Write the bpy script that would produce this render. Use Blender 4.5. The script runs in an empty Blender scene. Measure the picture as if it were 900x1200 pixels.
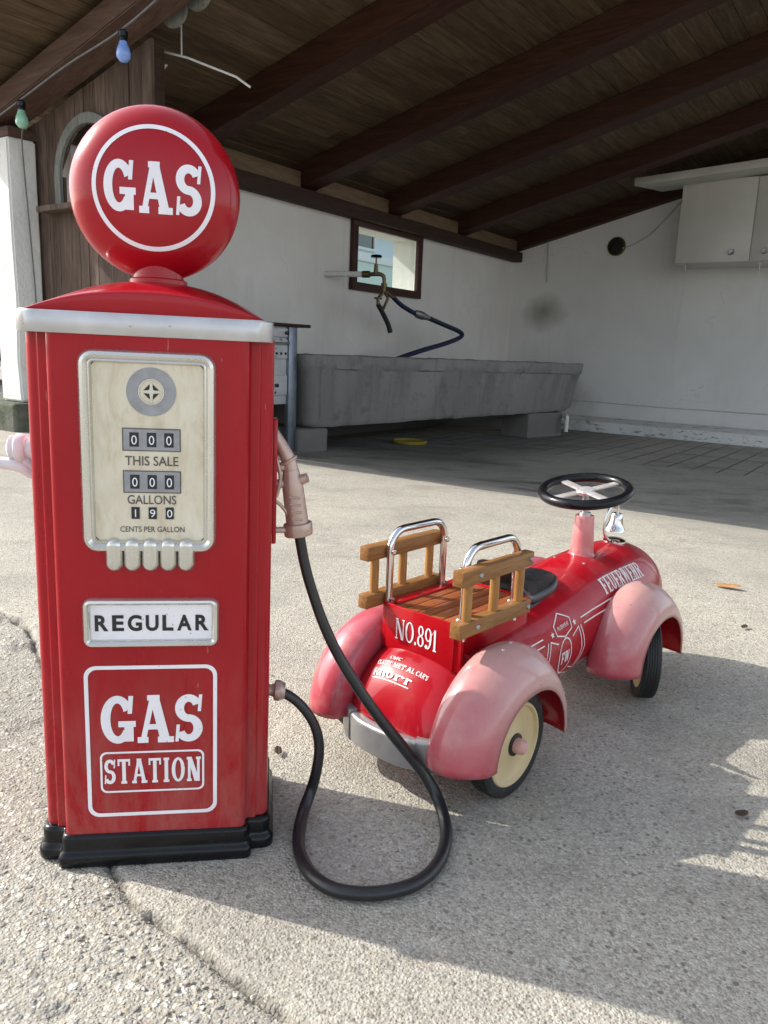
import bpy, bmesh, math, random
import numpy as np
from mathutils import Vector, Matrix
random.seed(7)
PI = math.pi
R = math.radians
S = bpy.context.scene
COL = S.collection

# ------------------------------------------------------------------ camera
PITCH = math.atan(187.2/900); ROLL = math.atan(.0395); CAMH = .65
fw = Vector((0, math.cos(PITCH), -math.sin(PITCH)))
up0 = Vector((0, math.sin(PITCH), math.cos(PITCH)))
rt0 = Vector((1, 0, 0))
rt = math.cos(ROLL)*rt0 + math.sin(ROLL)*up0
up = -math.sin(ROLL)*rt0 + math.cos(ROLL)*up0
cd = bpy.data.cameras.new('camera'); cam = bpy.data.objects.new('camera', cd); COL.objects.link(cam)
M = Matrix.Identity(4)
for i in range(3):
    M[i][0] = rt[i]; M[i][1] = up[i]; M[i][2] = -fw[i]
M.translation = (0, 0, CAMH)
cam.matrix_world = M
cd.sensor_fit = 'VERTICAL'; cd.sensor_height = 24.; cd.lens = 24.*900/1200
cd.clip_start = .02; cd.clip_end = 2000
S.camera = cam

# ------------------------------------------------------------------ light
SUN_EL = R(35.5)
LH = Vector((.960, -.280, 0)).normalized()           # where the light travels, on the ground
L = Vector((LH.x*math.cos(SUN_EL), LH.y*math.cos(SUN_EL), -math.sin(SUN_EL)))
w = bpy.data.worlds.new('World'); S.world = w; w.use_nodes = True
nt = w.node_tree; bg = nt.nodes['Background']
sky = nt.nodes.new('ShaderNodeTexSky'); sky.sky_type = 'NISHITA'; sky.sun_disc = False
sky.sun_elevation = SUN_EL; sky.sun_rotation = math.atan2(-LH.x, -LH.y)
sky.air_density = 1.0; sky.dust_density = 1.6; sky.ozone_density = 1.0
hs = nt.nodes.new('ShaderNodeHueSaturation'); hs.inputs['Saturation'].default_value = .50   # thin bright cloud
nt.links.new(sky.outputs[0], hs.inputs['Color']); nt.links.new(hs.outputs[0], bg.inputs[0]); bg.inputs[1].default_value = .15
sd = bpy.data.lights.new('sun', 'SUN'); sd.energy = 2.6; sd.angle = R(.55); sd.color = (1, .95, .86)
sun = bpy.data.objects.new('sun', sd); COL.objects.link(sun)
sun.rotation_euler = L.to_track_quat('-Z', 'Y').to_euler(); sun.location = (-4, 3, 6)
vs = S.view_settings
vs.view_transform = 'Standard'; vs.look = 'None'; vs.exposure = 1.16; vs.gamma = 1; vs.use_curve_mapping = False

# ------------------------------------------------------------------ helpers
def tag(o, label=None, cat=None, group=None, kind=None):
    if label: o['label'] = label
    if cat: o['category'] = cat
    if group: o['group'] = group
    if kind: o['kind'] = kind
    return o
def empty(name, loc=(0, 0, 0), rz=0, label=None, cat=None, group=None, ry=0):
    o = bpy.data.objects.new(name, None); COL.objects.link(o); o.empty_display_size = .1
    o.location = loc; o.rotation_euler = (0, ry, rz)
    return tag(o, label, cat, group)
def obj(name, bm, mat, parent=None, smooth=True, angle=38, normals=True):
    if normals: bmesh.ops.recalc_face_normals(bm, faces=bm.faces[:])
    me = bpy.data.meshes.new(name); bm.to_mesh(me); bm.free()
    for m in (mat if isinstance(mat, (list, tuple)) else [mat]): me.materials.append(m)
    if smooth:
        me.polygons.foreach_set('use_smooth', [True]*len(me.polygons))
        me.set_sharp_from_angle(angle=R(angle))
    o = bpy.data.objects.new(name, me); COL.objects.link(o)
    if parent: o.parent = parent
    return o
def NB(): return bmesh.new()
def box(bm, x0, x1, y0, y1, z0, z1, bev=0, mat=None, seg=2, M=None):
    vs_ = [bm.verts.new(p) for p in ((x0,y0,z0),(x1,y0,z0),(x1,y1,z0),(x0,y1,z0),(x0,y0,z1),(x1,y0,z1),(x1,y1,z1),(x0,y1,z1))]
    fs = [bm.faces.new([vs_[i] for i in f]) for f in ((0,3,2,1),(4,5,6,7),(0,1,5,4),(1,2,6,5),(2,3,7,6),(3,0,4,7))]
    if mat is not None:
        for f in fs: f.material_index = mat
    if M is not None:
        for v in vs_: v.co = M @ v.co
    if bev:
        es = {e for f in fs for e in f.edges}
        bmesh.ops.bevel(bm, geom=list(es), offset=bev, segments=seg, affect='EDGES', profile=.5)
def orient(d, upv=Vector((0, 0, 1))):
    d = Vector(d).normalized()
    if abs(d.dot(upv)) > .97: upv = Vector((0, 1, 0))
    x = d.cross(upv).normalized(); y = x.cross(d).normalized()
    return x, y
def tube(bm, pts, rad, n=12, caps=True, smooth=0, flat=1.0):
    pts = [Vector(p) for p in pts]
    if smooth: pts, rad = spline(pts, smooth, rad)
    if not isinstance(rad, (list, tuple)): rad = [rad]*len(pts)
    rings = []; x = None
    for i, p in enumerate(pts):
        d = (pts[min(i+1, len(pts)-1)] - pts[max(i-1, 0)])
        if d.length < 1e-9: d = Vector((0, 0, 1))
        d.normalize()
        if x is None: x, y = orient(d)
        else:
            x = (x - d*x.dot(d)).normalized(); y = x.cross(d).normalized()
        rings.append([bm.verts.new(p + rad[i]*(math.cos(2*PI*k/n)*x + flat*math.sin(2*PI*k/n)*y)) for k in range(n)])
    for a, b in zip(rings, rings[1:]):
        for k in range(n): bm.faces.new((a[k], a[(k+1) % n], b[(k+1) % n], b[k]))
    if caps:
        bm.faces.new(rings[0]); bm.faces.new(rings[-1])
def spline(pts, sub, rad=None):
    out = []; ro = []; n = len(pts)
    for i in range(n-1):
        p0, p1, p2, p3 = pts[max(i-1, 0)], pts[i], pts[i+1], pts[min(i+2, n-1)]
        for k in range(sub):
            t = k/sub
            out.append(.5*((2*p1) + (p2-p0)*t + (2*p0-5*p1+4*p2-p3)*t*t + (3*p1-p0-3*p2+p3)*t**3))
            if isinstance(rad, (list, tuple)): ro.append(rad[i]*(1-t) + rad[i+1]*t)
    out.append(pts[-1])
    if isinstance(rad, (list, tuple)): ro.append(rad[-1]); return out, ro
    return out, rad
def lathe(bm, prof, n=32, M=None, caps=True, mat=None):
    """prof: (r, h) pairs; axis Z, then moved by M"""
    M = M or Matrix.Identity(4); rings = []
    for r, h in prof:
        if r < 1e-6: rings.append([bm.verts.new(M @ Vector((0, 0, h)))])
        else: rings.append([bm.verts.new(M @ Vector((r*math.cos(2*PI*k/n), r*math.sin(2*PI*k/n), h))) for k in range(n)])
    fs = []
    for a, b in zip(rings, rings[1:]):
        if len(a) == 1 and len(b) == 1: continue
        for k in range(n):
            k2 = (k+1) % n
            if len(a) == 1: fs.append(bm.faces.new((a[0], b[k], b[k2])))
            elif len(b) == 1: fs.append(bm.faces.new((a[k], a[k2], b[0])))
            else: fs.append(bm.faces.new((a[k], a[k2], b[k2], b[k])))
    if caps:
        for g in (rings[0], rings[-1]):
            if len(g) > 2: fs.append(bm.faces.new(g))
    if mat is not None:
        for f in fs: f.material_index = mat
def axisM(origin, d):
    d = Vector(d).normalized(); x, y = orient(d)
    m = Matrix.Identity(4)
    for i in range(3): m[i][0] = x[i]; m[i][1] = y[i]; m[i][2] = d[i]
    m.translation = origin
    return m
def prism(bm, poly, M, depth, mat=None, bev=0):
    """2-D polygon (x, y) extruded along local z by depth, mapped by M"""
    a = [bm.verts.new(M @ Vector((x, y, 0))) for x, y in poly]
    b = [bm.verts.new(M @ Vector((x, y, depth))) for x, y in poly]
    n = len(poly); fs = [bm.faces.new(a[::-1]), bm.faces.new(b)]
    for i in range(n): fs.append(bm.faces.new((a[i], a[(i+1) % n], b[(i+1) % n], b[i])))
    if mat is not None:
        for f in fs: f.material_index = mat
    if bev: bmesh.ops.bevel(bm, geom=list({e for f in fs[:2] for e in f.edges}), offset=bev, segments=2, affect='EDGES')
def rrect(w_, h_, r, n=6, cx=0, cy=0):
    out = []
    for sx, sy, a0 in ((1, 1, 0), (-1, 1, 90), (-1, -1, 180), (1, -1, 270)):
        for k in range(n+1):
            t = R(a0 + 90*k/n)
            out.append((cx + sx*(w_/2-r) + r*math.cos(t), cy + sy*(h_/2-r) + r*math.sin(t)))
    return out
def rings_mesh(bm, rings, close_first=False, close_last=False, mat=None):
    vr = [[bm.verts.new(p) for p in r] for r in rings]
    fs = []
    for a, b in zip(vr, vr[1:]):
        n = len(a)
        for k in range(n): fs.append(bm.faces.new((a[k], a[(k+1) % n], b[(k+1) % n], b[k])))
    if close_first: fs.append(bm.faces.new(vr[0]))
    if close_last: fs.append(bm.faces.new(vr[-1]))
    if mat is not None:
        for f in fs: f.material_index = mat
    return vr

# ------------------------------------------------------------------ materials
def mat(name):
    m = bpy.data.materials.new(name); m.use_nodes = True
    n = m.node_tree.nodes; return m, n, m.node_tree.links, n['Principled BSDF']
def setp(b, **k):
    for key, v in k.items(): b.inputs[key.replace('_', ' ')].default_value = v
def rgb(c): return (*c, 1)
def coords(n, l, scale=(1, 1, 1), kind='Object'):
    tc = n.new('ShaderNodeTexCoord'); mp = n.new('ShaderNodeMapping'); mp.inputs['Scale'].default_value = scale
    l.new(tc.outputs[kind], mp.inputs[0]); return mp.outputs[0]
def noise(n, l, vec, scale, detail=4, rough=.55, dist=0):
    t = n.new('ShaderNodeTexNoise'); t.inputs['Scale'].default_value = scale; t.inputs['Detail'].default_value = detail
    t.inputs['Roughness'].default_value = rough; t.inputs['Distortion'].default_value = dist
    l.new(vec, t.inputs['Vector']); return t.outputs['Fac']
def ramp(n, l, fac, stops):
    r = n.new('ShaderNodeValToRGB'); e = r.color_ramp.elements
    while len(e) < len(stops): e.new(.5)
    for el, (p, c) in zip(e, stops): el.position = p; el.color = rgb(c) if len(c) == 3 else c
    l.new(fac, r.inputs[0]); return r.outputs[0]
def framp(n, l, fac, a, b, lo=0., hi=1.):
    m = n.new('ShaderNodeMapRange'); m.inputs[1].default_value = a; m.inputs[2].default_value = b
    m.inputs[3].default_value = lo; m.inputs[4].default_value = hi; m.clamp = True
    l.new(fac, m.inputs[0]); return m.outputs[0]
def mix(n, l, fac, a, b, mode='MIX'):
    m = n.new('ShaderNodeMix'); m.data_type = 'RGBA'; m.blend_type = mode
    for s, v in ((m.inputs[0], fac), (m.inputs[6], a), (m.inputs[7], b)):
        if hasattr(v, 'is_linked') or hasattr(v, 'links'): l.new(v, s)
        elif isinstance(v, (int, float)): s.default_value = v
        else: s.default_value = rgb(v)
    return m.outputs[2]
def fmath(n, l, op, a, b=0.):
    m = n.new('ShaderNodeMath'); m.operation = op
    for s, v in ((m.inputs[0], a), (m.inputs[1], b)):
        if isinstance(v, (int, float)): s.default_value = v
        else: l.new(v, s)
    return m.outputs[0]
def bump(n, l, b, h, strength=.3, dist=.01, prev=None):
    m = n.new('ShaderNodeBump'); m.inputs['Strength'].default_value = strength; m.inputs['Distance'].default_value = dist
    l.new(h, m.inputs['Height'])
    if prev is not None: l.new(prev, m.inputs['Normal'])
    if b is not None: l.new(m.outputs[0], b.inputs['Normal'])
    return m.outputs[0]
def paint(name, c1, c2, rough=.25, coat=.5, scale=6, spots=None, metallic=0, lo=.35, hi=.65, bmp=.0, spec=.5, crough=.12):
    m, n, l, b = mat(name); v = coords(n, l)
    f = noise(n, l, v, scale, 5, .6)
    c = ramp(n, l, f, [(lo, c1), (hi, c2)])
    if spots:
        sp = noise(n, l, v, spots[1], 2, .5)
        c = mix(n, l, framp(n, l, sp, spots[2], spots[2]+.03), c, spots[0])
    l.new(c, b.inputs['Base Color'])
    rr = noise(n, l, v, scale*4, 4)
    l.new(framp(n, l, rr, .3, .7, rough*.8, rough*1.3), b.inputs['Roughness'])
    setp(b, Coat_Weight=coat, Coat_Roughness=crough, Metallic=metallic, Specular_IOR_Level=spec)
    if bmp: bump(n, l, b, noise(n, l, v, scale*10, 4), bmp, .002)
    return m
RED = paint('pump_red', (.315, .0025, .009), (.365, .004, .012), .30, .45, 5, ((.13, .03, .02), 75, .735), spec=.15, crough=.05)
REDCAB = RED.copy(); REDCAB.name = 'pump_cabinet_red'; n_ = REDCAB.node_tree.nodes; l_ = REDCAB.node_tree.links; b_ = n_['Principled BSDF']
old_ = b_.inputs['Base Color'].links[0].from_socket; tc_ = n_.new('ShaderNodeTexCoord'); sx_ = n_.new('ShaderNodeSeparateXYZ'); l_.new(tc_.outputs['Object'], sx_.inputs[0])
dn_ = noise(n_, l_, coords(n_, l_, (9, 9, 2.2)), 3, 7, .7, .5); dl_ = fmath(n_, l_, 'MULTIPLY', framp(n_, l_, sx_.outputs[2], .30, .04), framp(n_, l_, dn_, .38, .68))
c_ = mix(n_, l_, fmath(n_, l_, 'MULTIPLY', dl_, .30), old_, (.36, .27, .22))      # splashed dust, thicker towards the foot
sn_ = noise(n_, l_, coords(n_, l_, (60, 60, 7)), 4, 3, .5, .6); c_ = mix(n_, l_, framp(n_, l_, sn_, .735, .75, 0, .5), c_, (.50, .22, .20))   # fine rubbed scratches
l_.new(c_, b_.inputs['Base Color'])
l_.new(framp(n_, l_, dn_, .35, .70, .24, .42), b_.inputs['Roughness'])
CARRED = paint('car_red', (.33, .003, .011), (.39, .006, .015), .30, .5, 6, ((.55, .2, .2), 140, .76), spec=.18, crough=.06)
n_ = CARRED.node_tree.nodes; l_ = CARRED.node_tree.links; b_ = n_['Principled BSDF']; old_ = b_.inputs['Base Color'].links[0].from_socket
q_ = noise(n_, l_, coords(n_, l_), 7, 7, .68, .6); c_ = mix(n_, l_, framp(n_, l_, q_, .52, .74, 0, .42), old_, (.44, .10, .11)); l_.new(c_, b_.inputs['Base Color'])   # rubbed, bleached patches
l_.new(framp(n_, l_, q_, .45, .7, .28, .46), b_.inputs['Roughness'])
BEDRED = paint('bed_red', (.39, .003, .009), (.44, .005, .011), .30, .4, 8, spec=.2)
WHITE = paint('decal_white', (.78, .76, .80), (.86, .84, .87), .4, .1, 20, ((.5, .2, .2), 260, .72))
CARWHITE = paint('faded_white', (.74, .62, .60), (.84, .76, .74), .5, 0, 60, ((.5, .08, .08), 420, .66))
BLACKT = paint('print_black', (.012, .012, .013), (.02, .02, .02), .5, 0, 30)
GREYT = paint('print_grey', (.07, .062, .055), (.11, .1, .09), .6, 0, 60)
SILVER = paint('trim_silver', (.48, .47, .47), (.62, .61, .61), .34, .0, 12, ((.42, .36, .28), 60, .70), .65)
AGED = paint('aged_chrome', (.70, .69, .65), (.54, .52, .45), .24, 0, 9, ((.36, .31, .22), 60, .77), .85, .42, .85)
CHROME = paint('chrome', (.80, .80, .82), (.66, .64, .62), .09, 0, 14, ((.25, .18, .12), 120, .72), 1.0)
GLOSSBLACK = paint('gloss_black', (.005, .005, .006), (.009, .009, .011), .22, .0, 20, spec=.3)
RUBBER = paint('rubber', (.012, .012, .013), (.022, .021, .021), .55, 0, 30, ((.06, .055, .05), 60, .68), 0, .35, .65, .15)
HOSE = paint('hose_rubber', (.011, .011, .013), (.02, .02, .022), .38, .1, 40)
GREYMETAL = paint('bumper_grey', (.30, .30, .305), (.37, .37, .38), .36, .2, 14, None, .55)
COPPER = paint('faded_copper', (.42, .29, .24), (.52, .38, .32), .33, .15, 18, ((.64, .54, .48), 120, .68), .45)
PALEPINK = paint('bleached_plastic', (.72, .70, .71), (.78, .76, .77), .4, .2, 12)
CREAM = paint('cream_paint', (.58, .44, .23), (.64, .51, .29), .42, .2, 9, ((.4, .28, .14), 60, .72))
PINKCAP = paint('pink_cap', (.58, .28, .25), (.68, .38, .34), .5, .1, 40)
STEEL = paint('dull_steel', (.36, .36, .37), (.46, .46, .46), .4, 0, 30, None, .9)
SEATBLACK = paint('seat_black', (.010, .010, .012), (.02, .02, .024), .3, .2, 20, None, 0, .3, .7, .06)
SEATGREY = paint('seat_skirt', (.055, .056, .058), (.08, .08, .08), .55, 0, 20)
BLUEHOSE = paint('blue_hose', (.007, .012, .042), (.011, .018, .06), .45, .1, 20)
BRASS = paint('old_brass', (.20, .15, .07), (.09, .07, .045), .42, 0, 40, None, .85)
PVC = paint('white_pipe', (.62, .60, .56), (.74, .72, .68), .45, 0, 20)
ENAMEL = paint('old_enamel', (.44, .44, .45), (.56, .56, .56), .35, .2, 6, ((.14, .07, .03), 16, .70))
CABW = paint('cabinet_white', (.56, .54, .48), (.62, .60, .55), .4, .1, 3)
CABLE = paint('cable_grey', (.10, .10, .11), (.15, .15, .15), .5, 0, 20)
CABLEW = paint('cable_white', (.46, .45, .43), (.56, .55, .52), .5, 0, 20)
YELLOW = paint('yellow_plastic', (.26, .20, .03), (.31, .24, .04), .5, 0, 20)
DARK = paint('dark_hole', (.012, .010, .008), (.03, .024, .018), .8, 0, 40)
ZINC = paint('zinc_gutter', (.20, .23, .28), (.28, .31, .36), .4, 0, 6, None, .7)
LEAFM = paint('dry_leaf', (.44, .22, .09), (.32, .15, .06), .7, 0, 30)
REDCAR = paint('van_red', (.30, .02, .02), (.36, .03, .03), .3, .5, 2)
def faded(name, hot, red, z0, z1, y0=None):
    """sun-bleached paint: the crown has gone pink, the lower edges keep the red"""
    m, n, l, b = mat(name)
    tc = n.new('ShaderNodeTexCoord'); v = tc.outputs['Object']
    sx = n.new('ShaderNodeSeparateXYZ'); l.new(v, sx.inputs[0])
    nn = noise(n, l, v, 9, 5, .6)
    zt = framp(n, l, sx.outputs[2], z0, z1)
    if y0 is not None: zt = fmath(n, l, 'ADD', fmath(n, l, 'MULTIPLY', zt, .55), framp(n, l, sx.outputs[1], y0-.13, y0+.09, 0, .60))
    h = fmath(n, l, 'ADD', zt, fmath(n, l, 'MULTIPLY', fmath(n, l, 'SUBTRACT', nn, .5), .55))
    c = ramp(n, l, h, [(.05, red), (.42, tuple((x+y)/2 for x, y in zip(red, hot))), (.82, hot), (1.0, tuple(min(1, x*1.08) for x in hot))])
    sc = noise(n, l, v, 130, 3, .6)
    c = mix(n, l, framp(n, l, sc, .66, .72), c, (.30, .16, .13))
    big = noise(n, l, v, 26, 4, .6)
    c = mix(n, l, framp(n, l, big, .52, .72, 0, .35), c, (.48, .33, .28))
    l.new(c, b.inputs['Base Color']); setp(b, Roughness=.36, Coat_Weight=.6, Coat_Roughness=.10, Specular_IOR_Level=.4)
    bump(n, l, b, noise(n, l, v, 60, 4), .06, .002)
    return m
FENDER = faded('faded_fender', (.52, .30, .275), (.42, .035, .065), .06, .225, 0.)
FENDERF = faded('faded_front_fender', (.52, .30, .275), (.42, .035, .065), .06, .225, .477)
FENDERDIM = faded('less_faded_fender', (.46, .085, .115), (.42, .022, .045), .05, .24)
CONE = faded('faded_cone', (.60, .20, .20), (.50, .10, .11), .27, .33)
def wood(name, c1, c2, c3, scale=1., axis=1, rough=.55, bmp=.25, coat=0, island=.0):
    m, n, l, b = mat(name)
    sc = [14*scale]*3; sc[axis] = 1.3*scale
    v = coords(n, l, tuple(sc))
    geo = n.new('ShaderNodeNewGeometry')
    va = n.new('ShaderNodeVectorMath'); va.operation = 'ADD'
    cx = n.new('ShaderNodeCombineXYZ')
    for i in range(3): l.new(fmath(n, l, 'MULTIPLY', geo.outputs['Random Per Island'], 37. + 11*i), cx.inputs[i])
    l.new(v, va.inputs[0]); l.new(cx.outputs[0], va.inputs[1]); v = va.outputs[0]
    f = noise(n, l, v, 1.6, 6, .62, 1.2); g = noise(n, l, v, 7, 3, .6, .3)
    c = ramp(n, l, f, [(.28, c1), (.52, c2), (.75, c3)])
    c = mix(n, l, framp(n, l, g, .45, .75, 0, .5), c, tuple(x*.55 for x in c1))
    if island:
        bright = fmath(n, l, 'ADD', 1-island, fmath(n, l, 'MULTIPLY', geo.outputs['Random Per Island'], 2*island))
        cc = n.new('ShaderNodeCombineColor')
        for i in range(3): l.new(bright, cc.inputs[i])
        c = mix(n, l, 1., c, cc.outputs[0], 'MULTIPLY')
    l.new(c, b.inputs['Base Color']); setp(b, Roughness=rough, Coat_Weight=coat, Specular_IOR_Level=.22)
    bump(n, l, b, fmath(n, l, 'ADD', f, g), bmp, .004)
    return m
RAILWOOD = wood('rail_wood', (.19, .080, .026), (.275, .130, .042), (.35, .18, .06), 5, 1, .42, .12, .15)
POSTWOOD = wood('post_wood', (.31, .145, .044), (.385, .195, .06), (.45, .245, .085), 5, 2, .42, .1, .15)
SLATWOOD = wood('slat_wood', (.20, .055, .018), (.28, .085, .03), (.34, .12, .045), 4, 1, .45, .1, .1, .12)
RAFTER = wood('rafter_wood', (.034, .013, .008), (.054, .021, .013), (.075, .032, .021), .8, 0, .6, .3)
BEAM = wood('beam_wood', (.070, .040, .030), (.105, .062, .047), (.14, .09, .07), .8, 0, .6, .3)
BOARDS = wood('roof_board', (.062, .039, .023), (.112, .075, .044), (.165, .118, .073), .7, 1, .7, .3, 0, .22)
PLANK = wood('weathered_plank', (.055, .036, .028), (.10, .068, .052), (.165, .12, .095), .9, 2, .8, .5, 0, .25)
PLATEW = wood('plate_wood', (.030, .016, .012), (.045, .024, .017), (.06, .034, .024), .8, 1, .65, .3)
FRAMEW = wood('frame_wood', (.045, .018, .014), (.06, .025, .019), (.08, .035, .026), 1.2, 1, .5, .2)
BLOCKING = wood('blocking_wood', (.12, .075, .045), (.17, .11, .065), (.22, .15, .09), .8, 1, .7, .3)
ARCHW = wood('grey_trim_wood', (.13, .135, .12), (.18, .185, .165), (.23, .235, .21), .9, 2, .8, .3)
def stucco(name, c1, c2, dirt, bs=.35, grime=0., moss=None):
    m, n, l, b = mat(name); v = coords(n, l)
    f = noise(n, l, v, 1.2, 5, .6); g = noise(n, l, v, 18, 4, .6); k = noise(n, l, v, 60, 3, .6)
    c = ramp(n, l, f, [(.3, c1), (.7, c2)])
    st = noise(n, l, coords(n, l, (2.2, 2.2, .5)), 1.6, 6, .65, .6)
    c = mix(n, l, framp(n, l, st, .54, .80, 0, .38), c, dirt)
    ve = n.new('ShaderNodeTexVoronoi'); ve.feature = 'DISTANCE_TO_EDGE'; ve.inputs['Scale'].default_value = .8; wv = n.new('ShaderNodeVectorMath'); wv.operation = 'MULTIPLY_ADD'
    wn = n.new('ShaderNodeTexNoise'); wn.inputs['Scale'].default_value = 4; wn.inputs['Detail'].default_value = 5; l.new(v, wn.inputs['Vector']); l.new(wn.outputs['Color'], wv.inputs[0]); wv.inputs[1].default_value = (.35, .35, .35); l.new(v, wv.inputs[2]); l.new(wv.outputs[0], ve.inputs['Vector'])
    c = mix(n, l, fmath(n, l, 'MULTIPLY', framp(n, l, ve.outputs['Distance'], .006, .002), framp(n, l, f, .52, .62, 0, .28)), c, tuple(x*.6 for x in dirt))
    c = mix(n, l, framp(n, l, k, .68, .74, 0, .5), c, tuple(x*.6 for x in dirt))
    sx = n.new('ShaderNodeSeparateXYZ'); tc = n.new('ShaderNodeTexCoord'); l.new(tc.outputs['Object'], sx.inputs[0])
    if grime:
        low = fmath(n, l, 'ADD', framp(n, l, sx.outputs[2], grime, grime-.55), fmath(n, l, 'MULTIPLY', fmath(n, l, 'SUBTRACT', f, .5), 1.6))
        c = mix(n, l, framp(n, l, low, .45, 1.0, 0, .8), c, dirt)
    if moss: c = mix(n, l, framp(n, l, noise(n, l, v, 5, 5, .65), .42, .6, 0, .85), c, moss)
    l.new(c, b.inputs['Base Color']); setp(b, Roughness=.85)
    p = bump(n, l, None, g, bs, .012); bump(n, l, b, k, bs*.6, .005, p)
    return m, n, l, b, c
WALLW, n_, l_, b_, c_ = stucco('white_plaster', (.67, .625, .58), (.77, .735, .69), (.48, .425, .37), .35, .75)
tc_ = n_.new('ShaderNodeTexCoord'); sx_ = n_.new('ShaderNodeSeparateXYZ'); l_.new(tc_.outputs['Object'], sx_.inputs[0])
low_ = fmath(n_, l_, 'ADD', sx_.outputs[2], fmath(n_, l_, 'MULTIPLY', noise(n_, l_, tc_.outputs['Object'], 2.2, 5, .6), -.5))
c_ = mix(n_, l_, framp(n_, l_, low_, .30, .0, 0, .95), c_, (.035, .033, .028)); l_.new(c_, b_.inputs['Base Color'])   # dirty wall foot, with the black shade under the trough painted in
PILLARW = stucco('pillar_plaster', (.66, .65, .62), (.74, .73, .70), (.5, .48, .44), .8)[0]
LEDGEW, n_, l_, b_, c_ = stucco('peeling_paint', (.72, .72, .70), (.78, .78, .76), (.20, .19, .17), .6)
q_ = noise(n_, l_, coords(n_, l_, (1, 1, 2.5)), 7, 6, .7, .6); c_ = mix(n_, l_, framp(n_, l_, q_, .57, .60, 0, .75), c_, (.20, .19, .17)); l_.new(c_, b_.inputs['Base Color'])
CONC, n_, l_, b_, c_ = stucco('trough_concrete', (.19, .182, .17), (.25, .24, .225), (.085, .08, .074), .7, .05)
q_ = noise(n_, l_, coords(n_, l_, (7, 7, .55)), 1.7, 6, .7, .4); c_ = mix(n_, l_, framp(n_, l_, q_, .55, .74, 0, .6), c_, (.095, .09, .082))
q_ = noise(n_, l_, coords(n_, l_, (16, 16, 1.0)), 2.2, 6, .75, .3); c_ = mix(n_, l_, framp(n_, l_, q_, .57, .70, 0, .40), c_, (.33, .315, .29))
q_ = noise(n_, l_, coords(n_, l_), 5, 6, .7); c_ = mix(n_, l_, framp(n_, l_, q_, .55, .68, 0, .6), c_, (.10, .095, .085)); l_.new(c_, b_.inputs['Base Color'])
BLOCKC = stucco('block_concrete', (.13, .122, .11), (.19, .18, .165), (.06, .055, .048), .6)[0]
PLINTHM = stucco('mossy_plinth', (.10, .10, .08), (.15, .145, .12), (.05, .06, .035), .8, 0, (.045, .06, .025))[0]
HOUSEM = stucco('mint_render', (.56, .68, .63), (.60, .72, .67), (.48, .58, .55), .2)[0]
BLUEWALL = stucco('pale_blue_render', (.58, .68, .74), (.62, .72, .78), (.5, .6, .66), .2)[0]
WHITEW = stucco('white_render', (.70, .72, .72), (.76, .78, .78), (.6, .6, .6), .2)[0]
# right wall: same plaster with a soot stain where a stove once stood
BACKW, n_, l_, b_, c_ = stucco('back_plaster', (.71, .695, .67), (.80, .785, .76), (.54, .525, .50), .3, .15)
tc_ = n_.new('ShaderNodeTexCoord')
def soot(cx, cz, rx, rz, c, amt):
    mp_ = n_.new('ShaderNodeMapping'); mp_.inputs['Location'].default_value = (-cx/rx, 0, -cz/rz); mp_.inputs['Scale'].default_value = (1/rx, 0, 1/rz)
    l_.new(tc_.outputs['Object'], mp_.inputs[0])
    ln = n_.new('ShaderNodeVectorMath'); ln.operation = 'LENGTH'; l_.new(mp_.outputs[0], ln.inputs[0])
    nz = noise(n_, l_, tc_.outputs['Object'], 3.5, 5, .6)
    d = fmath(n_, l_, 'ADD', ln.outputs['Value'], fmath(n_, l_, 'MULTIPLY', fmath(n_, l_, 'SUBTRACT', nz, .5), .9))
    return mix(n_, l_, framp(n_, l_, d, 1.0, .1, 0, amt), c, (.17, .15, .12))
c_ = soot(.52, 1.29, .36, .30, c_, .72); c_ = soot(.75, .10, .7, .35, c_, .55)
l_.new(c_, b_.inputs['Base Color'])
def glass_bulb(name, c):
    m, n, l, b = mat(name); v = coords(n, l)
    l.new(ramp(n, l, noise(n, l, v, 20, 3), [(.3, c), (.7, tuple(x*.85 for x in c))]), b.inputs['Base Color'])
    setp(b, Roughness=.22, Coat_Weight=.6); b.inputs['Subsurface Weight'].default_value = .25; b.inputs['Subsurface Radius'].default_value = (.01, .01, .01)
    return m
BLUEB = glass_bulb('blue_bulb_glass', (.22, .36, .78)); GREENB = glass_bulb('green_bulb_glass', (.26, .52, .38))
def pane_mat():
    m, n, l, b = mat('window_glass')
    tr = n.new('ShaderNodeBsdfTransparent'); tr.inputs[0].default_value = (.90, .96, .95, 1)
    gl = n.new('ShaderNodeBsdfGlossy'); gl.inputs['Roughness'].default_value = .03
    ms = n.new('ShaderNodeMixShader'); ms.inputs[0].default_value = .07; l.new(tr.outputs[0], ms.inputs[1]); l.new(gl.outputs[0], ms.inputs[2])
    l.new(ms.outputs[0], n['Material Output'].inputs[0]); return m
PANE = pane_mat()
VANGLASS = paint('van_glass', (.02, .025, .03), (.03, .035, .04), .08, .5, 3)
m, n, l, b = mat('gauge_paper'); v = coords(n, l, (1, 1, .35))
f = noise(n, l, v, 30, 6, .65, 1.5)
c = ramp(n, l, f, [(.3, (.56, .47, .33)), (.5, (.70, .63, .49)), (.72, (.76, .71, .58))])
c = mix(n, l, framp(n, l, noise(n, l, coords(n, l), 14, 4), .5, .75, 0, .4), c, (.42, .33, .20))
l.new(c, b.inputs['Base Color']); setp(b, Roughness=.45, Coat_Weight=.2); GAUGE = m
COUNTER = paint('counter_grey', (.26, .26, .27), (.34, .34, .35), .4, 0, 60)
m, n, l, b = mat('roof_tile'); v = coords(n, l)
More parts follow.
